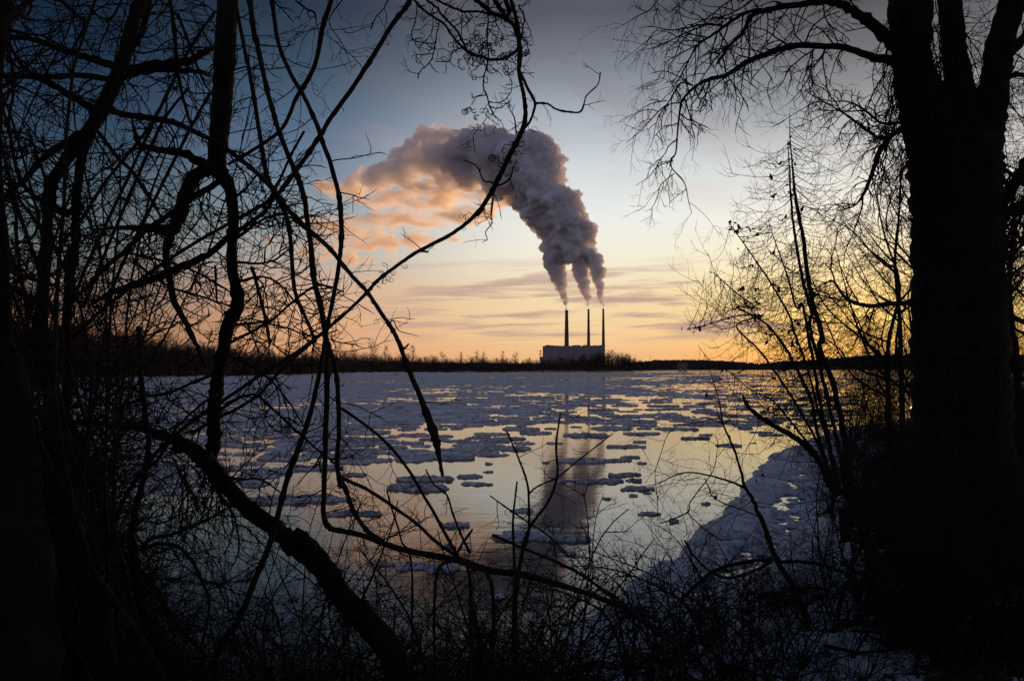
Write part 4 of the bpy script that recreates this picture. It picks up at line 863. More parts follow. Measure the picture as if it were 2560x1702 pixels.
    # bare canes in front of the river, bottom centre
    for i, (pts, lab) in enumerate([([(0, 310, 14), (130, 400, 14), (240, 500, 14), (310, 590, 14), (370, 690, 14), (430, 790, 15), (490, 900, 16), (545, 1000, 18), (600, 1120, 18)], 'bare cane bowing left over the near ice floes'), ([(0, 630, 18), (130, 690, 17), (250, 770, 16), (360, 850, 16), (440, 925, 16), (600, 1040, 18), (700, 1140, 18)], 'bare cane running low from the left to the bottom centre tangle'), ([(765, 415, 7), (820, 540, 9), (862, 660, 11), (870, 780, 12), (866, 900, 13), (835, 1000, 14), (800, 1200, 15)], 'upright bare shoot left of the mirrored smoke'),
                                    ([(1015, 335, 8), (995, 480, 11), (1000, 620, 12), (960, 740, 12), (880, 850, 14), (840, 960, 14), (815, 1150, 16), (800, 1300, 16)], 'tallest upright bare shoot, standing before the mirrored smoke'), ([(1255, 430, 5), (1100, 550, 7), (1000, 630, 8), (910, 672, 8), (870, 705, 8)], 'thin shoot reaching up right across the mirrored stacks'), ([(815, 650, 8), (800, 780, 10), (796, 880, 12), (805, 1100, 14), (812, 1400, 18)], 'short straight shoot in the centre of the bottom tangle'),
                                    ([(690, 715, 6), (780, 780, 8), (870, 840, 8), (960, 900, 8), (1060, 1000, 8)], 'short shoot slanting right over the broken floe'), ([(700, 895, 14), (850, 960, 14), (1000, 1022, 14), (1130, 1090, 14), (1250, 1182, 15), (1350, 1250, 15), (1480, 1330, 15)], 'straight cane sloping down right under the broken floe'), ([(215, 690, 8), (240, 780, 9), (270, 870, 9), (285, 930, 9), (330, 1050, 10)], 'thin bent shoot above the trailing vine on the left'),
                                    ([(395, 595, 7), (430, 660, 8), (490, 710, 9), (520, 800, 10), (560, 900, 12), (600, 980, 14)], 'curved shoot behind the bowed cane'), ([(610, 870, 10), (560, 940, 12), (520, 1010, 14), (440, 1110, 14)], 'short stub in the middle of the tangle'), ([(600, 1200, 22), (630, 1330, 26), (650, 1450, 28), (660, 1568, 30)], 'thick upright stump cane at the bottom edge')]):
        dd = 4.4+.1*(i % 5); grd = pts[-1][1] > 1000
        vine([(F5, pts)], lab, dd, dd-.3, 90+i, per_m=6, ln=.26, tend=2, lev=1, kids=2, ground=grd, name='bare_cane', cat='cane', group='bare canes at the bottom centre', droop=-.1)
    # vine tangle hanging at the top
    P = Plant('vine_tangle', U(1200, 0, 3.3), 'knotted tangle of curling vines hanging at the top centre', 'vine', seed=5)
    for pts, w in [([(840, -20), (880, 40), (960, 110), (1040, 160), (1130, 260), (1180, 330), (1250, 385), (1340, 415)], 18), ([(930, -10), (1000, 50), (1060, 120), (1130, 190), (1190, 280), (1235, 370), (1290, 400)], 16), ([(1235, 375), (1340, 415), (1440, 430), (1520, 410), (1580, 370), (1610, 330)], 22), ([(1010, 0), (1090, 40), (1200, 85), (1300, 85), (1400, 105), (1480, 130)], 16), ([(1280, -10), (1360, 60), (1440, 110), (1500, 130), (1570, 200), (1610, 290)], 30), ([(1430, -20), (1465, 60), (1490, 130)], 34), ([(1500, -20), (1530, 80), (1510, 140)], 34), ([(1385, -10), (1380, 150), (1375, 300), (1385, 420), (1350, 560), (1345, 620), (1380, 710), (1400, 780), (1440, 850)], 11),
                   ([(870, 40), (860, 150), (830, 240), (850, 290), (920, 310), (1010, 310)], 8), ([(985, 60), (980, 220), (930, 300), (880, 345)], 6), ([(1030, 170), (1010, 260), (990, 380), (960, 450), (890, 520), (878, 565)], 9), ([(1195, 90), (1190, 180), (1190, 240), (1200, 290)], 7), ([(1190, 350), (1130, 370), (1100, 440), (1000, 440)], 8), ([(1480, 470), (1540, 560), (1550, 650), (1500, 720), (1450, 740), (1380, 730)], 7), ([(1370, 850), (1320, 920), (1278, 970), (1280, 1040), (1288, 1100)], 6), ([(1380, 850), (1440, 890), (1420, 940), (1430, 965)], 4), ([(1600, 40), (1640, 120), (1630, 220), (1610, 290)], 12), ([(665, 0), (620, 80), (570, 130), (540, 215)], 9), ([(200, 240), (280, 300), (350, 360), (420, 420), (480, 490)], 6), ([(110, 570), (130, 670), (190, 710), (230, 780), (260, 810)], 4), ([(0, 10), (80, 70), (130, 90), (145, 140)], 14)]:
        P.limb(trace(FU, [(x, y, w) for x, y in pts], 3.3, 3.45), 'stem', 6, 1.2, per_m=26, ln=.13, r=.0027, lev=1, kids=2, wig=.6)
    tm = MB()
    for _ in range(60):
        x, y = P.rg.choice([(1380, 200), (1430, 220), (1350, 330), (1450, 440), (1560, 430), (1360, 770), (1530, 80), (1600, 430), (1500, 1180), (1530, 1060), (1270, 400), (1400, 380)]); q = U(*FU(x+P.rg.gauss(0, 55), y+P.rg.gauss(0, 50)), 3.38)
        tendril(tm, P.rg, q, Vector((P.rg.gauss(0, 1), P.rg.gauss(0, .4), P.rg.gauss(0, 1))), P.rg.uniform(.025, .075), .0022, P.rg.uniform(.8, 2.6))
    tm.build('tendril_sprays', CANE, P.o); P.done()
vines()

# ------------------------------------------------------------------ right bank: cottonwood, sapling clump, shrubs
def right_trees():
    d = 10.0
    tr = trace(F3, [(1240, 640, 385), (1240, 800, 390), (1250, 1000, 385), (1258, 1250, 385), (1265, 1568, 395)], d)+trace(F6, [(1282, 150, 395), (1290, 400, 405)], d)
    g = foot(tr[-1][0], -.4); P = Plant('cottonwood', Vector((tr[-1][0].x, tr[-1][0].y, g.z)), 'massive dark cottonwood tree with forked trunk on the right bank', 'tree', seed=7, bark=BARK)
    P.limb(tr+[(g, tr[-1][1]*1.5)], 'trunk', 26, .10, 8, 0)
    P.limb(trace(F3, [(1190, 700, 300), (1130, 560, 240), (1088, 420, 205), (1062, 300, 160), (1053, 200, 174), (1045, 0, 190), (1040, -300, 180)], d), 'stem', 22, .1, 8, 0, per_m=3, ln=1.0, r=.008, lev=2, kids=3, droop=.6)
    P.limb(trace(F3, [(1290, 680, 230), (1298, 540, 165), (1276, 400, 120), (1260, 300, 112), (1248, 200, 105), (1228, 0, 100), (1200, -300, 90)], d, d+.3), 'stem', 18, .1, 8, 0, per_m=4, ln=1.0, r=.007, lev=2, kids=3, droop=.6)
    P.limb(trace(F3, [(1340, 690, 230), (1395, 540, 165), (1428, 400, 128), (1447, 300, 124), (1460, 200, 122), (1530, -40, 112), (1600, -300, 100)], d, d-.2), 'stem', 18, .1, 8, 0, per_m=4, ln=1.0, r=.007, lev=2, kids=3, droop=.6)
    K = dict(per_m=6, ln=.8, r=.010, lev=2, kids=3, droop=.5, fwd=.7)
    def lim(T, pts, da=d, db=None, sides=8, wob=.5, **kw):
        k = dict(K); k.update(kw); P.limb(trace(T, pts, da, db if db is not None else da), 'branch', sides, wob, 6, .08, **k)
    main = trace(F3, [(1010, 285, 70), (980, 278, 46), (880, 262, 34), (760, 222, 30), (640, 210, 28), (500, 214, 28), (400, 244, 27), (300, 286, 25)], 10, 9.75)+trace(FL, [(960, 480, 34), (880, 526, 30), (760, 560, 26), (690, 590, 22), (620, 650, 18), (570, 720, 16), (550, 850, 13), (540, 960, 12), (530, 1070, 11), (500, 1120, 10), (505, 1180, 9), (590, 1280, 7), (622, 1420, 5), (645, 1495, 3)], 9.7, 9.3)
    P.limb(main, 'branch', 10, .4, 6, .08, **dict(K, per_m=5, ln=.6))
    lim(FL, [(510, 1125, 8), (400, 1170, 7), (340, 1240, 5), (250, 1300, 3)], 9.3, per_m=8, ln=.4); lim(FL, [(520, 1215, 7), (430, 1290, 6), (400, 1380, 5), (360, 1460, 4), (310, 1480, 2)], 9.3, per_m=8, ln=.4)
    lim(FL, [(650, 600, 14), (570, 580, 12), (520, 650, 11), (470, 730, 10), (400, 790, 9), (330, 870, 7), (270, 930, 6), (180, 1005, 3)], 9.5, 9.3, per_m=9, ln=.55)
    lim(FL, [(560, 720, 10), (480, 735, 9), (420, 800, 8), (390, 880, 6), (370, 980, 4), (330, 1070, 2)], 9.5, 9.4, per_m=8, ln=.5); lim(FL, [(470, 705, 8), (350, 730, 6), (240, 800, 4), (140, 850, 2)], 9.5, 9.4, per_m=8, ln=.4)
    lim(FL, [(555, 830, 8), (620, 920, 6), (660, 1000, 4), (640, 1130, 2)], 9.5, per_m=6, ln=.4); lim(FL, [(740, 560, 12), (700, 660, 9), (640, 740, 7), (640, 810, 5), (670, 890, 2)], 9.6, per_m=7, ln=.4)
    lim(F3, [(985, 210, 70), (880, 112, 50), (770, 40, 40), (680, 8, 34), (560, 18, 28), (440, 38, 26), (330, 70, 22), (285, 150, 18), (225, 210, 14), (170, 290, 13)], 10, 9.4, per_m=7)
    lim(FL, [(1200, 85, 26), (1100, 70, 24), (1000, 102, 24), (880, 178, 22), (780, 250, 18), (690, 310, 15), (640, 390, 12), (590, 480, 10), (550, 560, 8), (470, 650, 3)], 9.6, 9.3, per_m=9, ln=.7)
    lim(FL, [(890, 185, 16), (740, 172, 14), (640, 190, 12), (500, 212, 9), (380, 190, 6), (280, 195, 3)], 9.5, 9.3, per_m=10, ln=.7); lim(FL, [(740, 178, 12), (600, 232, 10), (500, 282, 8), (400, 330, 6), (280, 355, 4), (225, 386, 2)], 9.5, 9.3, per_m=9, ln=.6)
    lim(FL, [(700, 305, 10), (560, 380, 8), (460, 440, 6), (440, 560, 5), (340, 600, 3), (240, 628, 2)], 9.4, 9.3, per_m=8, ln=.5); lim(FL, [(420, -20, 10), (350, 70, 8), (250, 120, 6), (140, 190, 3), (80, 200, 2)], 9.5, 9.4, per_m=10, ln=.6)
    lim(FL, [(1100, -30, 16), (1000, 50, 12), (880, 110, 9), (700, 140, 6), (560, 110, 3)], 9.7, 9.5, per_m=7, ln=.6); lim(FL, [(980, -30, 12), (860, 40, 10), (760, 120, 8), (640, 180, 6)], 9.7, 9.5, per_m=7, ln=.6); lim(FL, [(640, -20, 8), (560, 20, 6), (480, 100, 3)], 9.6, per_m=7, ln=.5)
    for pts in ([(1500, 350, 12), (1420, 400, 10), (1330, 480, 8), (1270, 590, 6), (1190, 670, 3)], [(1490, 350, 12), (1475, 500, 9), (1400, 640, 7), (1300, 740, 3)], [(1570, 350, 12), (1560, 430, 10), (1585, 580, 8), (1600, 690, 6), (1560, 760, 3)], [(1320, 320, 14), (1240, 270, 10), (1150, 210, 8), (1040, 190, 5)], [(1440, 300, 14), (1480, 200, 11), (1560, 130, 9), (1680, 80, 8)], [(1650, 330, 10), (1560, 220, 8), (1470, 160, 6), (1330, 90, 4)], [(1060, 415, 12), (1000, 395, 10), (960, 400, 8), (945, 460, 6)], [(940, 490, 9), (940, 580, 7), (950, 650, 4), (900, 690, 2)], [(770, 560, 8), (770, 640, 6), (800, 700, 3)], [(860, 530, 8), (870, 600, 6), (830, 660, 4), (740, 720, 2)]):
        lim(FL, pts, 9.8, 9.5, per_m=9, ln=.55)
    for pts in ([(1030, 580, 40), (990, 600, 24), (920, 630, 20), (860, 600, 14), (780, 540, 10), (720, 500, 8), (640, 455, 6), (560, 410, 3)], [(1000, 560, 14), (920, 562, 12), (840, 502, 10), (770, 465, 7), (690, 462, 5), (600, 440, 2)], [(960, 620, 26), (910, 690, 24), (880, 780, 20), (840, 880, 14), (790, 940, 8), (720, 960, 4)], [(1100, 1378, 30), (950, 1385, 22), (850, 1394, 18), (760, 1360, 14), (720, 1310, 11), (690, 1278, 9), (655, 1300, 6)]):
        lim(F3, pts, 9.9, 9.5, per_m=9, ln=.7, droop=.2)
    lim(F3, [(1500, 350, 26), (1540, 340, 22), (1600, 352, 20), (1720, 360, 16)], 9.9, 9.9, per_m=6); lim(F3, [(1490, 240, 60), (1530, 215, 44), (1580, 160, 40), (1680, 60, 36)], 9.8)
    lim(F3, [(1400, 1040, 100), (1450, 960, 64), (1500, 882, 58), (1568, 765, 54), (1680, 600, 50)], 9.9, 9.7, per_m=8); lim(F3, [(1400, 1040, 80), (1480, 975, 52), (1568, 925, 48), (1700, 880, 44)], 9.9, 9.6, per_m=8)
    # vines draped down the trunk and from the lower limbs
    for k in range(90):
        x = P.rg.choice((P.rg.uniform(960, 1075), P.rg.uniform(940, 1070), P.rg.uniform(1130, 1240), P.rg.uniform(1430, 1580))); y = P.rg.uniform(-20, 900) if x < 1100 else (P.rg.uniform(-20, 500) if x < 1300 else P.rg.uniform(900, 1100))
        if x < 940 and y < 250: continue
        twig(P.tw, P.rg, U(*F3(x, y), 9.75), Vector((P.rg.gauss(0, .15), P.rg.gauss(0, .15), -1)), P.rg.uniform(.5, 1.5), .009, 2, .5, .5, 4)
    P.done()
    # multi-stemmed sapling clump with a few withered leaves
    d = 19.0; base = U(*FM(1480, 1330), d); base.z = ground_z(base.x, base.y, False)-.1
    P = Plant('sapling_clump', base, 'tall slender many stemmed sapling with withered leaves against the glow', 'tree', seed=9, bark=CANE)
    stems = [trace(F3, [(502, 490, 2), (500, 600, 4), (512, 750, 9), (526, 900, 15), (555, 1050, 18), (582, 1250, 20), (612, 1400, 22), (650, 1545, 24)], d)+trace(FM, [(1300, 300, 36), (1392, 550, 38), (1432, 720, 40), (1472, 900, 44), (1502, 1080, 46), (1522, 1260, 48)], d),
             trace(F3, [(490, 640, 3), (500, 780, 8), (506, 920, 11), (525, 1080, 13), (560, 1280, 15), (598, 1420, 17)], d-.2)+trace(FM, [(1230, 160, 26), (1300, 420, 28), (1350, 640, 30), (1400, 860, 30), (1450, 1060, 32), (1490, 1280, 36)], d-.2),
             trace(F3, [(400, 1000, 2), (440, 1120, 5), (490, 1260, 8), (530, 1400, 10)], d-.4)+trace(FM, [(1180, 0, 18), (1222, 230, 24), (1262, 430, 25), (1290, 620, 26), (1322, 800, 28), (1372, 1000, 30), (1430, 1290, 34)], d-.4),
             trace(F3, [(150, 1240, 4), (250, 1330, 6), (340, 1400, 8)], d-1)+trace(FM, [(700, 20, 12), (900, 130, 15), (1030, 280, 18), (1122, 440, 22), (1190, 580, 23), (1242, 690, 24), (1282, 900, 25), (1332, 1100, 27), (1400, 1300, 30)], d-.8),
             trace(F3, [(220, 1010, 4), (270, 1080, 5), (340, 1180, 6), (420, 1300, 8), (500, 1440, 10)], d+.3)+trace(FM, [(1120, 200, 16), (1220, 480, 18), (1300, 800, 20), (1400, 1160, 24)], d+.3),
             trace(F3, [(30, 1502, 4), (120, 1480, 5), (260, 1440, 7), (360, 1440, 8)], d-1.4)+trace(FM, [(700, 160, 12), (860, 330, 14), (1000, 520, 16), (1130, 720, 18), (1260, 950, 20), (1400, 1260, 26)], d-1.2),
             trace(FM, [(420, 300, 3), (520, 420, 5), (660, 500, 7), (800, 620, 9), (960, 700, 12), (1100, 860, 15), (1260, 1060, 18), (1420, 1300, 24)], d-1.5)]
    allp = []
    def hang(T, x, y, n, da, sp):
        # withered leaves on a twig that grows from the nearest stem
        c = U(*T(x, y), d-da); q = min(allp, key=lambda v: (v-c).length+(0 if v.z < c.z else .6)); mid_ = q.lerp(c, .5)+Vector((0, 0, -.08*(c-q).length))
        pts, rad = smooth_path([(q, .009), (mid_, .007), (c, .0045)], 5, 0, P.rg); P.tw.tube(pts, rad, 4, cap=False); dress(P.tw, P.rg, pts, rad, 4, .5, .006, 1, 0, 3, .4); P.leaves(c, n, .075, sp)
    for i, s_ in enumerate(stems):
        pts, rad = P.limb(s_+[(Vector((base.x+P.rg.uniform(-.3, .3), s_[-1][0].y, base.z)), s_[-1][1]*1.1)], 'stem', 8, .5, 6, .05, per_m=11, ln=1.5, r=.009, lev=2, kids=3, up=.55, wig=.15, fwd=.75, flat=.6, t1=.72, side=None)
        allp += pts
        for q in pts[2:int(len(pts)*.5)]:
            if P.rg.random() < .3: P.leaves(q+Vector((P.rg.gauss(0, .06), P.rg.gauss(0, .06), P.rg.gauss(0, .06))), P.rg.choice((1, 1, 2, 3)), .06, .07)
    # withered leaf clusters
    for x, y, n in [(495, 655, 4), (440, 745, 3), (405, 815, 2), (425, 885, 2), (550, 965, 5), (467, 990, 2), (230, 1035, 3), (268, 1050, 3), (320, 1052, 4), (350, 1060, 4), (155, 1243, 2), (430, 1300, 8), (455, 1310, 6), (350, 1320, 5), (280, 1320, 3), (535, 1475, 5), (605, 1480, 4), (310, 1365, 4), (350, 1380, 3), (410, 1150, 4), (330, 1210, 3), (40, 1500, 2), (75, 1490, 2)]:
        hang(F3, x, y, n, .2, .05)
    for x, y, n in [(930, 215, 5), (935, 300, 5), (1130, 310, 9), (1160, 340, 8), (1140, 150, 5), (1250, 155, 5), (1090, 200, 4), (890, 770, 6), (950, 790, 6), (910, 800, 4), (860, 75, 5), (950, 1105, 3), (880, 1240, 3), (470, 660, 2), (540, 1370, 3), (660, 480, 4), (960, 530, 4), (1060, 900, 3)]:
        hang(FM, x, y, n, .6, .06)
    P.done()
    # leaning grey trunk beside it
    c = trace(FM, [(745, 660, 14), (760, 700, 24), (785, 745, 28), (860, 812, 34), (960, 872, 38), (1080, 940, 40), (1200, 1022, 44), (1292, 1130, 48), (1362, 1270, 50), (1450, 1425, 54)], 13.5, 14); c = to_ground(c, .1)
    P = Plant('leaning_sapling', c[-1][0], 'bent leaning sapling reaching left over the border ice, snow at its foot', 'tree', seed=10, bark=BARK); P.limb(c, 'trunk', 10, .4, per_m=5, ln=1.0, r=.006, lev=2, kids=4, up=.3, t1=.6); P.done()
    sn = MB(); q = U(*F6(748, 752), 13.2)
    vs, fs = floe_geo(random.Random(4), .24, .8, .10, 18, 4); sn.add(np.array(vs)+np.array(q), fs)
    tag(sn.build('snow_clump', mat('snow', (.6, .63, .68), .9)), 'small clump of snow caught at the foot of the leaning sapling', 'snow clump')
    # low shrub over the shore ice
    d = 8.0
    c = trace(FM, [(500, 470, 5), (545, 600, 8), (582, 740, 10), (602, 870, 14), (652, 980, 16), (702, 1110, 18), (742, 1250, 21), (762, 1330, 24), (812, 1405, 28), (852, 1500, 30), (882, 1568, 32)], 8.4, 8.0)+trace(F6, [(440, 1000, 24), (500, 1100, 26), (552, 1200, 26), (585, 1300, 28)], 8.0, 7.6); c = to_ground(c)
    P = Plant('bare_shrub', c[-1][0], 'bare shrub with one long bent stem rising over the shore ice', 'shrub', seed=11, bark=CANE)
    P.limb(c, 'stem', 8, .6, 6, .1, per_m=5, ln=.7, r=.004, lev=2, kids=3, t1=.8)
    for T, pts in [(FM, [(755, 1330, 20), (640, 1282, 17), (500, 1242, 14), (370, 1221, 12), (270, 1236, 9), (130, 1300, 7), (20, 1325, 4)]), (FM, [(870, 1540, 10), (560, 1420, 9), (500, 1330, 8), (470, 1260, 6)]), (FM, [(600, 868, 9), (520, 840, 8), (380, 865, 6), (260, 890, 6), (190, 970, 5), (150, 1090, 5), (110, 1200, 4), (30, 1300, 3)]), (FM, [(600, 870, 8), (560, 780, 6), (520, 690, 4), (410, 600, 2)]), (FM, [(605, 880, 8), (700, 800, 6), (830, 740, 5), (1000, 760, 4), (1120, 830, 3)]), (FM, [(150, 1590, 9), (340, 1512, 10), (368, 1430, 9), (490, 1270, 8), (540, 1180, 7), (562, 1000, 5), (520, 930, 3)]), (FM, [(345, 1512, 8), (400, 1570, 8), (480, 1640, 8), (600, 1720, 8)]), (F6, [(20, 920, 10), (60, 990, 10), (150, 1070, 10), (260, 1090, 12), (420, 1020, 14)]), (F6, [(430, 1010, 16), (300, 1020, 18), (160, 1060, 18), (60, 1140, 16), (0, 1200, 14)]), (F6, [(450, 1020, 18), (560, 1020, 16), (680, 1040, 14), (800, 1090, 10)]), (FM, [(130, 1568, 6), (128, 1420, 6), (110, 1280, 5), (120, 1180, 4), (180, 1000, 3)])]:
        P.limb(trace(T, pts, 8.1, 7.9), 'branch', 6, .8, 6, .1, per_m=9, ln=.45, r=.003, lev=2, kids=3)
    P.done()
right_trees()
# ------------------------------------------------------------------ brush along the bank
def shrub_protos(rg, n, H, canes, arch, tw):
    out = []
    for _ in range(n):
        st = MB(); cr = MB()
        for k in range(canes):
            a = rg.uniform(0, 6.28); d = Vector((math.cos(a)*rg.uniform(.15, arch), math.sin(a)*rg.uniform(.15, arch), 1)).normalized(); p = Vector((rg.gauss(0, .12), rg.gauss(0, .12), -.15)); ln = H*rg.uniform(.6, 1.15); m_ = 12
            pts = [p]; q = p
            for i in range(m_):
                d = (d+Vector((rg.gauss(0, .13), rg.gauss(0, .13), rg.gauss(0, .07)-.075*arch*i/m_*3))).normalized(); q = q+d*ln/m_; pts.append(q)
            r0 = rg.uniform(.004, .010)*(.6+H*.25); rad = [r0*(1-.8*i/m_) for i in range(m_+1)]
            st.tube(pts, rad, 5, cap=False)
            dress(cr, rg, pts, rad, tw, H*.26, .0042, 2, 0, 3, .1, .2, 1, .32, .9)
        out.append((st.mesh('stem'), cr.mesh('crown')))
        for q in out[-1]: q.materials.append(CANE)
    return out
def to_px(p):
    f = Vector((0, math.cos(PITCH), math.sin(PITCH))); u = Vector((0, -math.sin(PITCH), math.cos(PITCH))); q = p-Vector((0, 0, CAM_Z)); d = q.dot(f)
    return (1e9, 1e9) if d < .3 else (1280+q.x/d*FPX, 851-q.dot(u)/d*FPX)
def snarl(rg, x, y, canes, lo, hi, ok, per_m=6, twl=.5):
    # one bush of long wandering canes that lean, arch and cross each other
    st = MB(); cr = MB(); k = 0; tries = 0; base = Vector((x, y, ground_z(x, y)))
    while k < canes and tries < 150:
        tries += 1
        a = rg.uniform(0, 6.28); ti = rg.uniform(.1, .8); d = Vector((math.cos(a)*ti, math.sin(a)*ti*.7, 1)).normalized(); p = Vector((rg.gauss(0, .15), rg.gauss(0, .15), -.2)); ln = rg.uniform(lo, hi); m_ = 18
        bend = Vector((rg.gauss(0, .07), rg.gauss(0, .05), rg.uniform(-.10, .02))); pts = [p]; q = p; good = True
        for i in range(m_):
            if rg.random() < .18: bend = Vector((rg.gauss(0, .09), rg.gauss(0, .06), rg.uniform(-.12, .06)))
            d = (d+bend+Vector((rg.gauss(0, .05), rg.gauss(0, .05), rg.gauss(0, .05)))).normalized(); q = q+d*ln/m_; pts.append(q); w = base+q
            if w.y < 1.6 or not ok(*to_px(w)): good = False; break
        if not good: continue
        k += 1; r0 = rg.uniform(.005, .014); rad = knobby([r0*(1-.72*i/m_) for i in range(m_+1)], rg, .06, .15, 1.25)
        st.tube(pts, rad, 6, cap=False)
        dress(cr, rg, pts, rad, per_m, twl, .0046, 2, .05, 3, .1, .12, 1, .42, .9, None, .2)
    if not st.n: return None
    out = (st.mesh('stem'), cr.mesh('crown'))
    for q in out: q.materials.append(CANE)
    return out
def place_shrub(pr, x, y, sc, rz, label, group, name='shrub', cat='shrub', dz=0):
    t = empty(name, (x, y, ground_z(x, y)+dz), label, cat, group); t.scale = (sc, sc, sc); t.rotation_euler.z = rz
    for nm, me in zip(('stem', 'crown'), pr):
        c = bpy.data.objects.new(nm, me); COL.objects.link(c); c.parent = t
def brush():
    rg = random.Random(99)
    low = shrub_protos(rg, 6, 1.25, 12, 1.0, 8); mid = shrub_protos(rg, 5, 2.2, 8, .55, 7); tall = shrub_protos(rg, 4, 4.5, 7, .35, 5)
    n = 0
    while n < 18:     # low tangle along the crest in front of the camera
        x = rg.uniform(-3.8, 3.4); y = rg.uniform(3.4, 8.4)
        if bank_dist(x, y) < .3: continue
        px = 1280+x/y*FPX; lo = .95 if 600 < px < 1750 else 1.0
        place_shrub(rg.choice(low), x, y, lo*rg.uniform(.7, 1.3), rg.uniform(0, 6.28), 'low leafless shrub in the tangle along the bank crest at the bottom', 'low shrubs on the bank crest'); n += 1
    okl = lambda px, py: (px < 640+max(0, py-430)*.5) if py < 920 else px < (400-max(0, py-980)*.28 if py < 1400 else 282+(py-1400)*1.6)
    n = 0
    while n < 30:     # left side: dense snarled thicket, roots on the bank
        y = rg.uniform(2.8, 9.0); x = -y*rg.uniform(.40, .76)
        if bank_dist(x, y) < .15: continue
        pr = snarl(rg, x, y, 9, 1.8, 4.6, okl, 7, .5)
        if pr is None: continue
        place_shrub(pr, x, y, 1, 0, 'snarled leafless bush of arching canes in the dark left thicket', 'bushes of the left thicket', 'thicket_bush', 'bush'); n += 1
    n = 0
    while n < 30:     # tall straggling bushes that fill the upper left
        y = rg.uniform(3.4, 8.0); x = -y*rg.uniform(.36, .74)
        if bank_dist(x, y) < .15: continue
        pr = snarl(rg, x, y, 7, 3.8, 7.0, okl, 7, .5)
        if pr is None: continue
        place_shrub(pr, x, y, 1, 0, 'tall straggling leafless bush reaching the top of the left thicket', 'tall bushes of the left thicket', 'tall_bush', 'bush'); n += 1
    n = 0
    okr = lambda px, py: px > 2010-max(0, py-1000)*.12
    while n < 34:     # right: black thicket round the foot of the cottonwood
        y = rg.uniform(7.5, 17); x = y*rg.uniform(.40, .68)
        if bank_dist(x, y) < 2.4 or (abs(x-5.55) < .8 and abs(y-10) < .8): continue
        pr = snarl(rg, x, y, 9, 1.2, 3.4, okr, 7, .45)
        if pr is None: continue
        place_shrub(pr, x, y, 1, 0, 'black snarled bush around the foot of the cottonwood', 'bushes at the foot of the cottonwood', 'thicket_bush', 'bush'); n += 1
    okm = lambda px, py: 250 < px < 1010 and (py > 985 or px < 800 and py > 760)
    n = 0
    while n < 9:     # thin straggly shrubs in front of the water, left of centre
        y = rg.uniform(4.2, 8.6); x = -y*rg.uniform(.18, .42)
        if bank_dist(x, y) < .15: continue
        pr = snarl(rg, x, y, 3, 1.2, 2.6, okm, 8, .4)
        if pr is None: continue
        place_shrub(pr, x, y, 1, 0, 'thin straggly shrub standing before the water beside the leaning trunk', 'straggly shrubs beside the leaning trunk'); n += 1
    n = 0
    while n < 18:     # brush that hides the foot of the cottonwood
        y = rg.uniform(5.6, 9.2); x = y*rg.uniform(.44, .68)
        pr = snarl(rg, x, y, 9, .8, 2.2, lambda px, py: px > 2060 and py > 900, 9, .4)
        if pr is None: continue
        place_shrub(pr, x, y, 1, 0, 'low black bush in front of the cottonwood trunk', 'bushes in front of the cottonwood', 'thicket_bush', 'bush'); n += 1
    okc = lambda px, py: py > 1215+.12*abs(px-1150)*(px < 1150) and px < 2150
    n = 0
    while n < 38:     # bottom centre: arching whips over the water
        y = rg.uniform(3.8, 8.6); x = y*rg.uniform(-.30, .34)
        if bank_dist(x, y) < .15: continue
        pr = snarl(rg, x, y, 7, .7, 2.0, okc, 8, .3)
        if pr is None: continue
        place_shrub(pr, x, y, 1, 0, 'leafless shrub of arching whips tangled along the bottom edge of the view', 'arching shrubs along the bottom edge'); n += 1
    n = 0
    while n < 9:
        y = rg.uniform(3.0, 8.0); x = -y*rg.uniform(.30, .68)
        if bank_dist(x, y) < .15: continue
        place_shrub(rg.choice(mid), x, y, rg.uniform(.5, .9), rg.uniform(0, 6.28), 'low leafless shrub under the snarled bushes at the bottom left', 'shrubs at the foot of the left thicket'); n += 1
    n = 0
    while n < 150:    # right bank: black brush under and behind the cottonwood
        y = 6+rg.random()**1.3*60; x = .40*y+rg.uniform(-.5, .35*y+3)
        bd = float(bank_dist(x, y)); px = 1280+x/y*FPX
        if bd < 2.6 or px > 2800 or px < 2060: continue
        kind = mid if rg.random() < .6 or y < 24 else tall
        if y < 9: kind = low if rg.random() < .5 else mid
        place_shrub(rg.choice(kind), x, y, rg.uniform(.7, 1.3)*(1 if y < 20 else 1.15), rg.uniform(0, 6.28), 'leafless bush in the black brush on the right bank', 'bushes on the right bank', 'bush', 'bush'); n += 1
    n = 0
    while n < 50:     # right slope close by
        x = rg.uniform(1.2, 6.5); y = rg.uniform(4.2, 11)
        if bank_dist(x, y) < 2.0 or x/y < .12: continue
        place_shrub(rg.choice(low), x, y, rg.uniform(.5, 1.15), rg.uniform(0, 6.28), 'low dark shrub on the snowy slope at the lower right', 'low shrubs on the right slope'); n += 1
    # trees behind the cottonwood
    spots = [(8.6, 17, 'slim bare tree standing left of the cottonwood, its top lost in hanging vines', 9), (12, 20, 'bare tree crowding behind the cottonwood trunk', 11), (15, 24, 'bare tree crowding behind the cottonwood trunk', 12), (9.8, 14.5, 'bare tree on the right edge beyond the cottonwood', 10), (16, 33, 'bare tree crowding behind the cottonwood trunk', 12), (22, 38, 'bare tree crowding behind the cottonwood trunk', 13), (13.5, 29, 'bare tree crowding behind the cottonwood trunk', 10), (25, 46, 'bare tree crowding behind the cottonwood trunk', 14), (30, 52, 'bare tree crowding behind the cottonwood trunk', 14), (11.2, 16.4, 'bare tree on the right edge beyond the cottonwood', 9)]
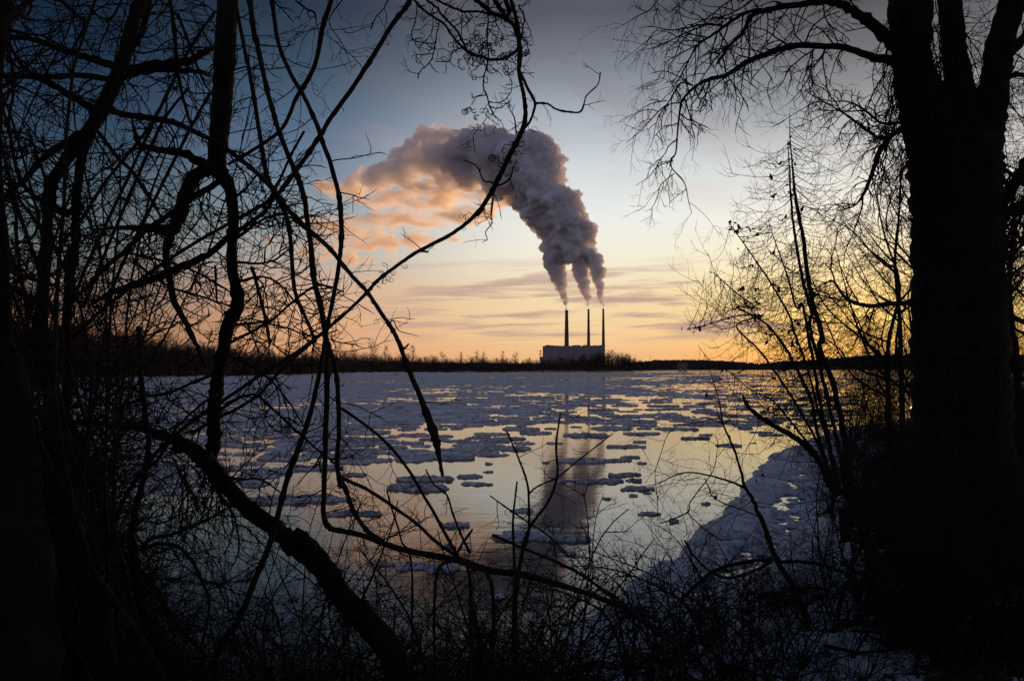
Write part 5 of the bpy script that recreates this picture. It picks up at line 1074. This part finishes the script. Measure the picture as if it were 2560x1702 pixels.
    for i, (x, y, lab, H) in enumerate(spots):
        g = Vector((x, y, ground_z(x, y)-.2)); P = Plant('bank_tree', g, lab, 'tree', 'trees behind the cottonwood', seed=200+i, bark=BARK)
        ctrl = [(g, H*.011)]+[(g+Vector((P.rg.gauss(0, .03*H*t), P.rg.gauss(0, .03*H*t), H*t)), H*.0105*(1-.85*t)) for t in (.2, .4, .6, .8, 1)]
        pts, rad = P.limb(ctrl, 'trunk', 9, .3)
        for k in range(13):
            j = int(len(pts)*P.rg.uniform(.18, .95)); a = P.rg.uniform(0, 6.28); ln = H*(1.1-j/len(pts))*P.rg.uniform(.2, .38)+.5
            q = pts[j]; c = [(q, rad[j]*.6)]+[(q+Vector((math.cos(a), math.sin(a), .55+t*.5))*ln*t+Vector((P.rg.gauss(0, .1), P.rg.gauss(0, .1), P.rg.gauss(0, .1)))*ln*t, rad[j]*.6*(1-.8*t)) for t in (.35, .7, 1)]
            P.limb(c, 'branch', 6, .5, 5, .05, per_m=10, ln=.9, r=.007, lev=2, kids=3, up=.15, wig=.3)
        P.done()
    # dry grass, stems and leaf litter
    gm = noise_mat('dry_grass', (.04, .03, .018), (.10, .075, .045), 8, .95, .1); vs = []; fs = []
    k = 0
    while k < 26000:
        x = rg.uniform(-6, 9); y = rg.uniform(2.2, 14)
        if mnoise.noise(Vector((x*.9, y*.9, 2))) < -.05: k += .3; continue
        if bank_dist(x, y) < (5.4 if x > .3 else .5): k += .2; continue
        z = gz_from(float(0)+9, x, y, False) if False else None
        k += 1; b = len(vs); h = rg.uniform(.06, .32); a = rg.uniform(0, 6.28); w = .0035
        vs.append((x, y, a, h, w))
    X = np.array([v[0] for v in vs]); Y = np.array([v[1] for v in vs]); Dm = bank_dist(X, Y); out = []; fs = []
    for (x, y, a, h, w), d_ in zip(vs, Dm):
        z = gz_from(float(d_), x, y)-.01; c, s_ = math.cos(a), math.sin(a); b = len(out); l = h*rg.uniform(.2, 1.1)
        out += [(x-s_*w, y+c*w, z), (x+s_*w, y-c*w, z), (x+c*l*.4+s_*w*.7, y+s_*l*.4-c*w*.7, z+h*.6), (x+c*l*.4-s_*w*.7, y+s_*l*.4+c*w*.7, z+h*.6), (x+c*l, y+s_*l, z+h*rg.uniform(.5, 1))]
        fs += [(b, b+1, b+2, b+3), (b+3, b+2, b+4)]
    mb = MB(); mb.add(out, fs); tag(mb.build('dry_grass', gm, smooth=False), 'dry grass and weed stalks on the bank', kind='stuff')
    lm = MB(); X = np.array([rg.uniform(-6, 9) for _ in range(15000)]); Y = np.array([rg.uniform(2.2, 13) for _ in range(15000)]); Dm = bank_dist(X, Y)
    vs = []; fs = []
    for x, y, d_ in zip(X, Y, Dm):
        if d_ < (4.6 if x > .3 else .4): continue
        z = gz_from(float(d_), x, y)+.012; a = rg.uniform(0, 6.28); r = rg.uniform(.018, .045); b = len(vs); c, s_ = math.cos(a)*r, math.sin(a)*r
        vs += [(x-c, y-s_, z+rg.uniform(0, .03)), (x+s_*.6, y-c*.6, z+rg.uniform(0, .02)), (x+c, y+s_, z+rg.uniform(0, .03)), (x-s_*.6, y+c*.6, z+rg.uniform(0, .02))]; fs += [(b, b+1, b+2), (b, b+2, b+3)]
    lm.add(vs, fs); tag(lm.build('leaf_litter', LEAF, smooth=False), 'fallen leaves scattered on the bank', kind='stuff')
    # snow lying along a fallen log, lower right
    a, b_ = U(2380, 1580, 6.6), U(2640, 1385, 7.4)
    a.z = ground_z(a.x, a.y)+.05; b_.z = ground_z(b_.x, b_.y)+.2; P = Plant('fallen_log', a.copy(), 'fallen log with a ridge of snow along it at the lower right edge', 'log', seed=55, bark=BARK)
    mid_ = a.lerp(b_, .5)+Vector((.03, 0, .05)); P.limb([(a, .07), (mid_, .10), (b_, .13), (b_+(b_-a)*.4, .14)], 'trunk', 12, .4)
    P.limb([(a+Vector((0, 0, .05)), .03), (mid_+Vector((0, 0, .075)), .075), (b_+Vector((0, 0, .10)), .09), (b_+(b_-a)*.4+Vector((0, 0, .1)), .09)], 'snow_ridge', 12, .7, 8, .2, mat('log_snow', (.6, .63, .68), .9)); P.done()
    for i in range(26):
        x = rg.uniform(.5, 6.5); y = rg.uniform(3.4, 8.5)
        if bank_dist(x, y) < 1.5: continue
        an = rg.uniform(-.8, .9); ln = rg.uniform(.5, 1.7); m_ = MB(); pts = []
        for k in range(7):
            t = k/6-.5; xx, yy = x+math.cos(an)*ln*t, y+math.sin(an)*ln*t+.05*math.sin(k*1.7+i); pts.append(Vector((xx, yy, ground_z(xx, yy)+.03)))
        m_.tube(pts, [.016*(1-.1*k) for k in range(7)], 6); tag(m_.build('fallen_stick', BARK), 'fallen dark stick lying on the snowy slope', 'stick', 'fallen sticks on the slope')
brush()
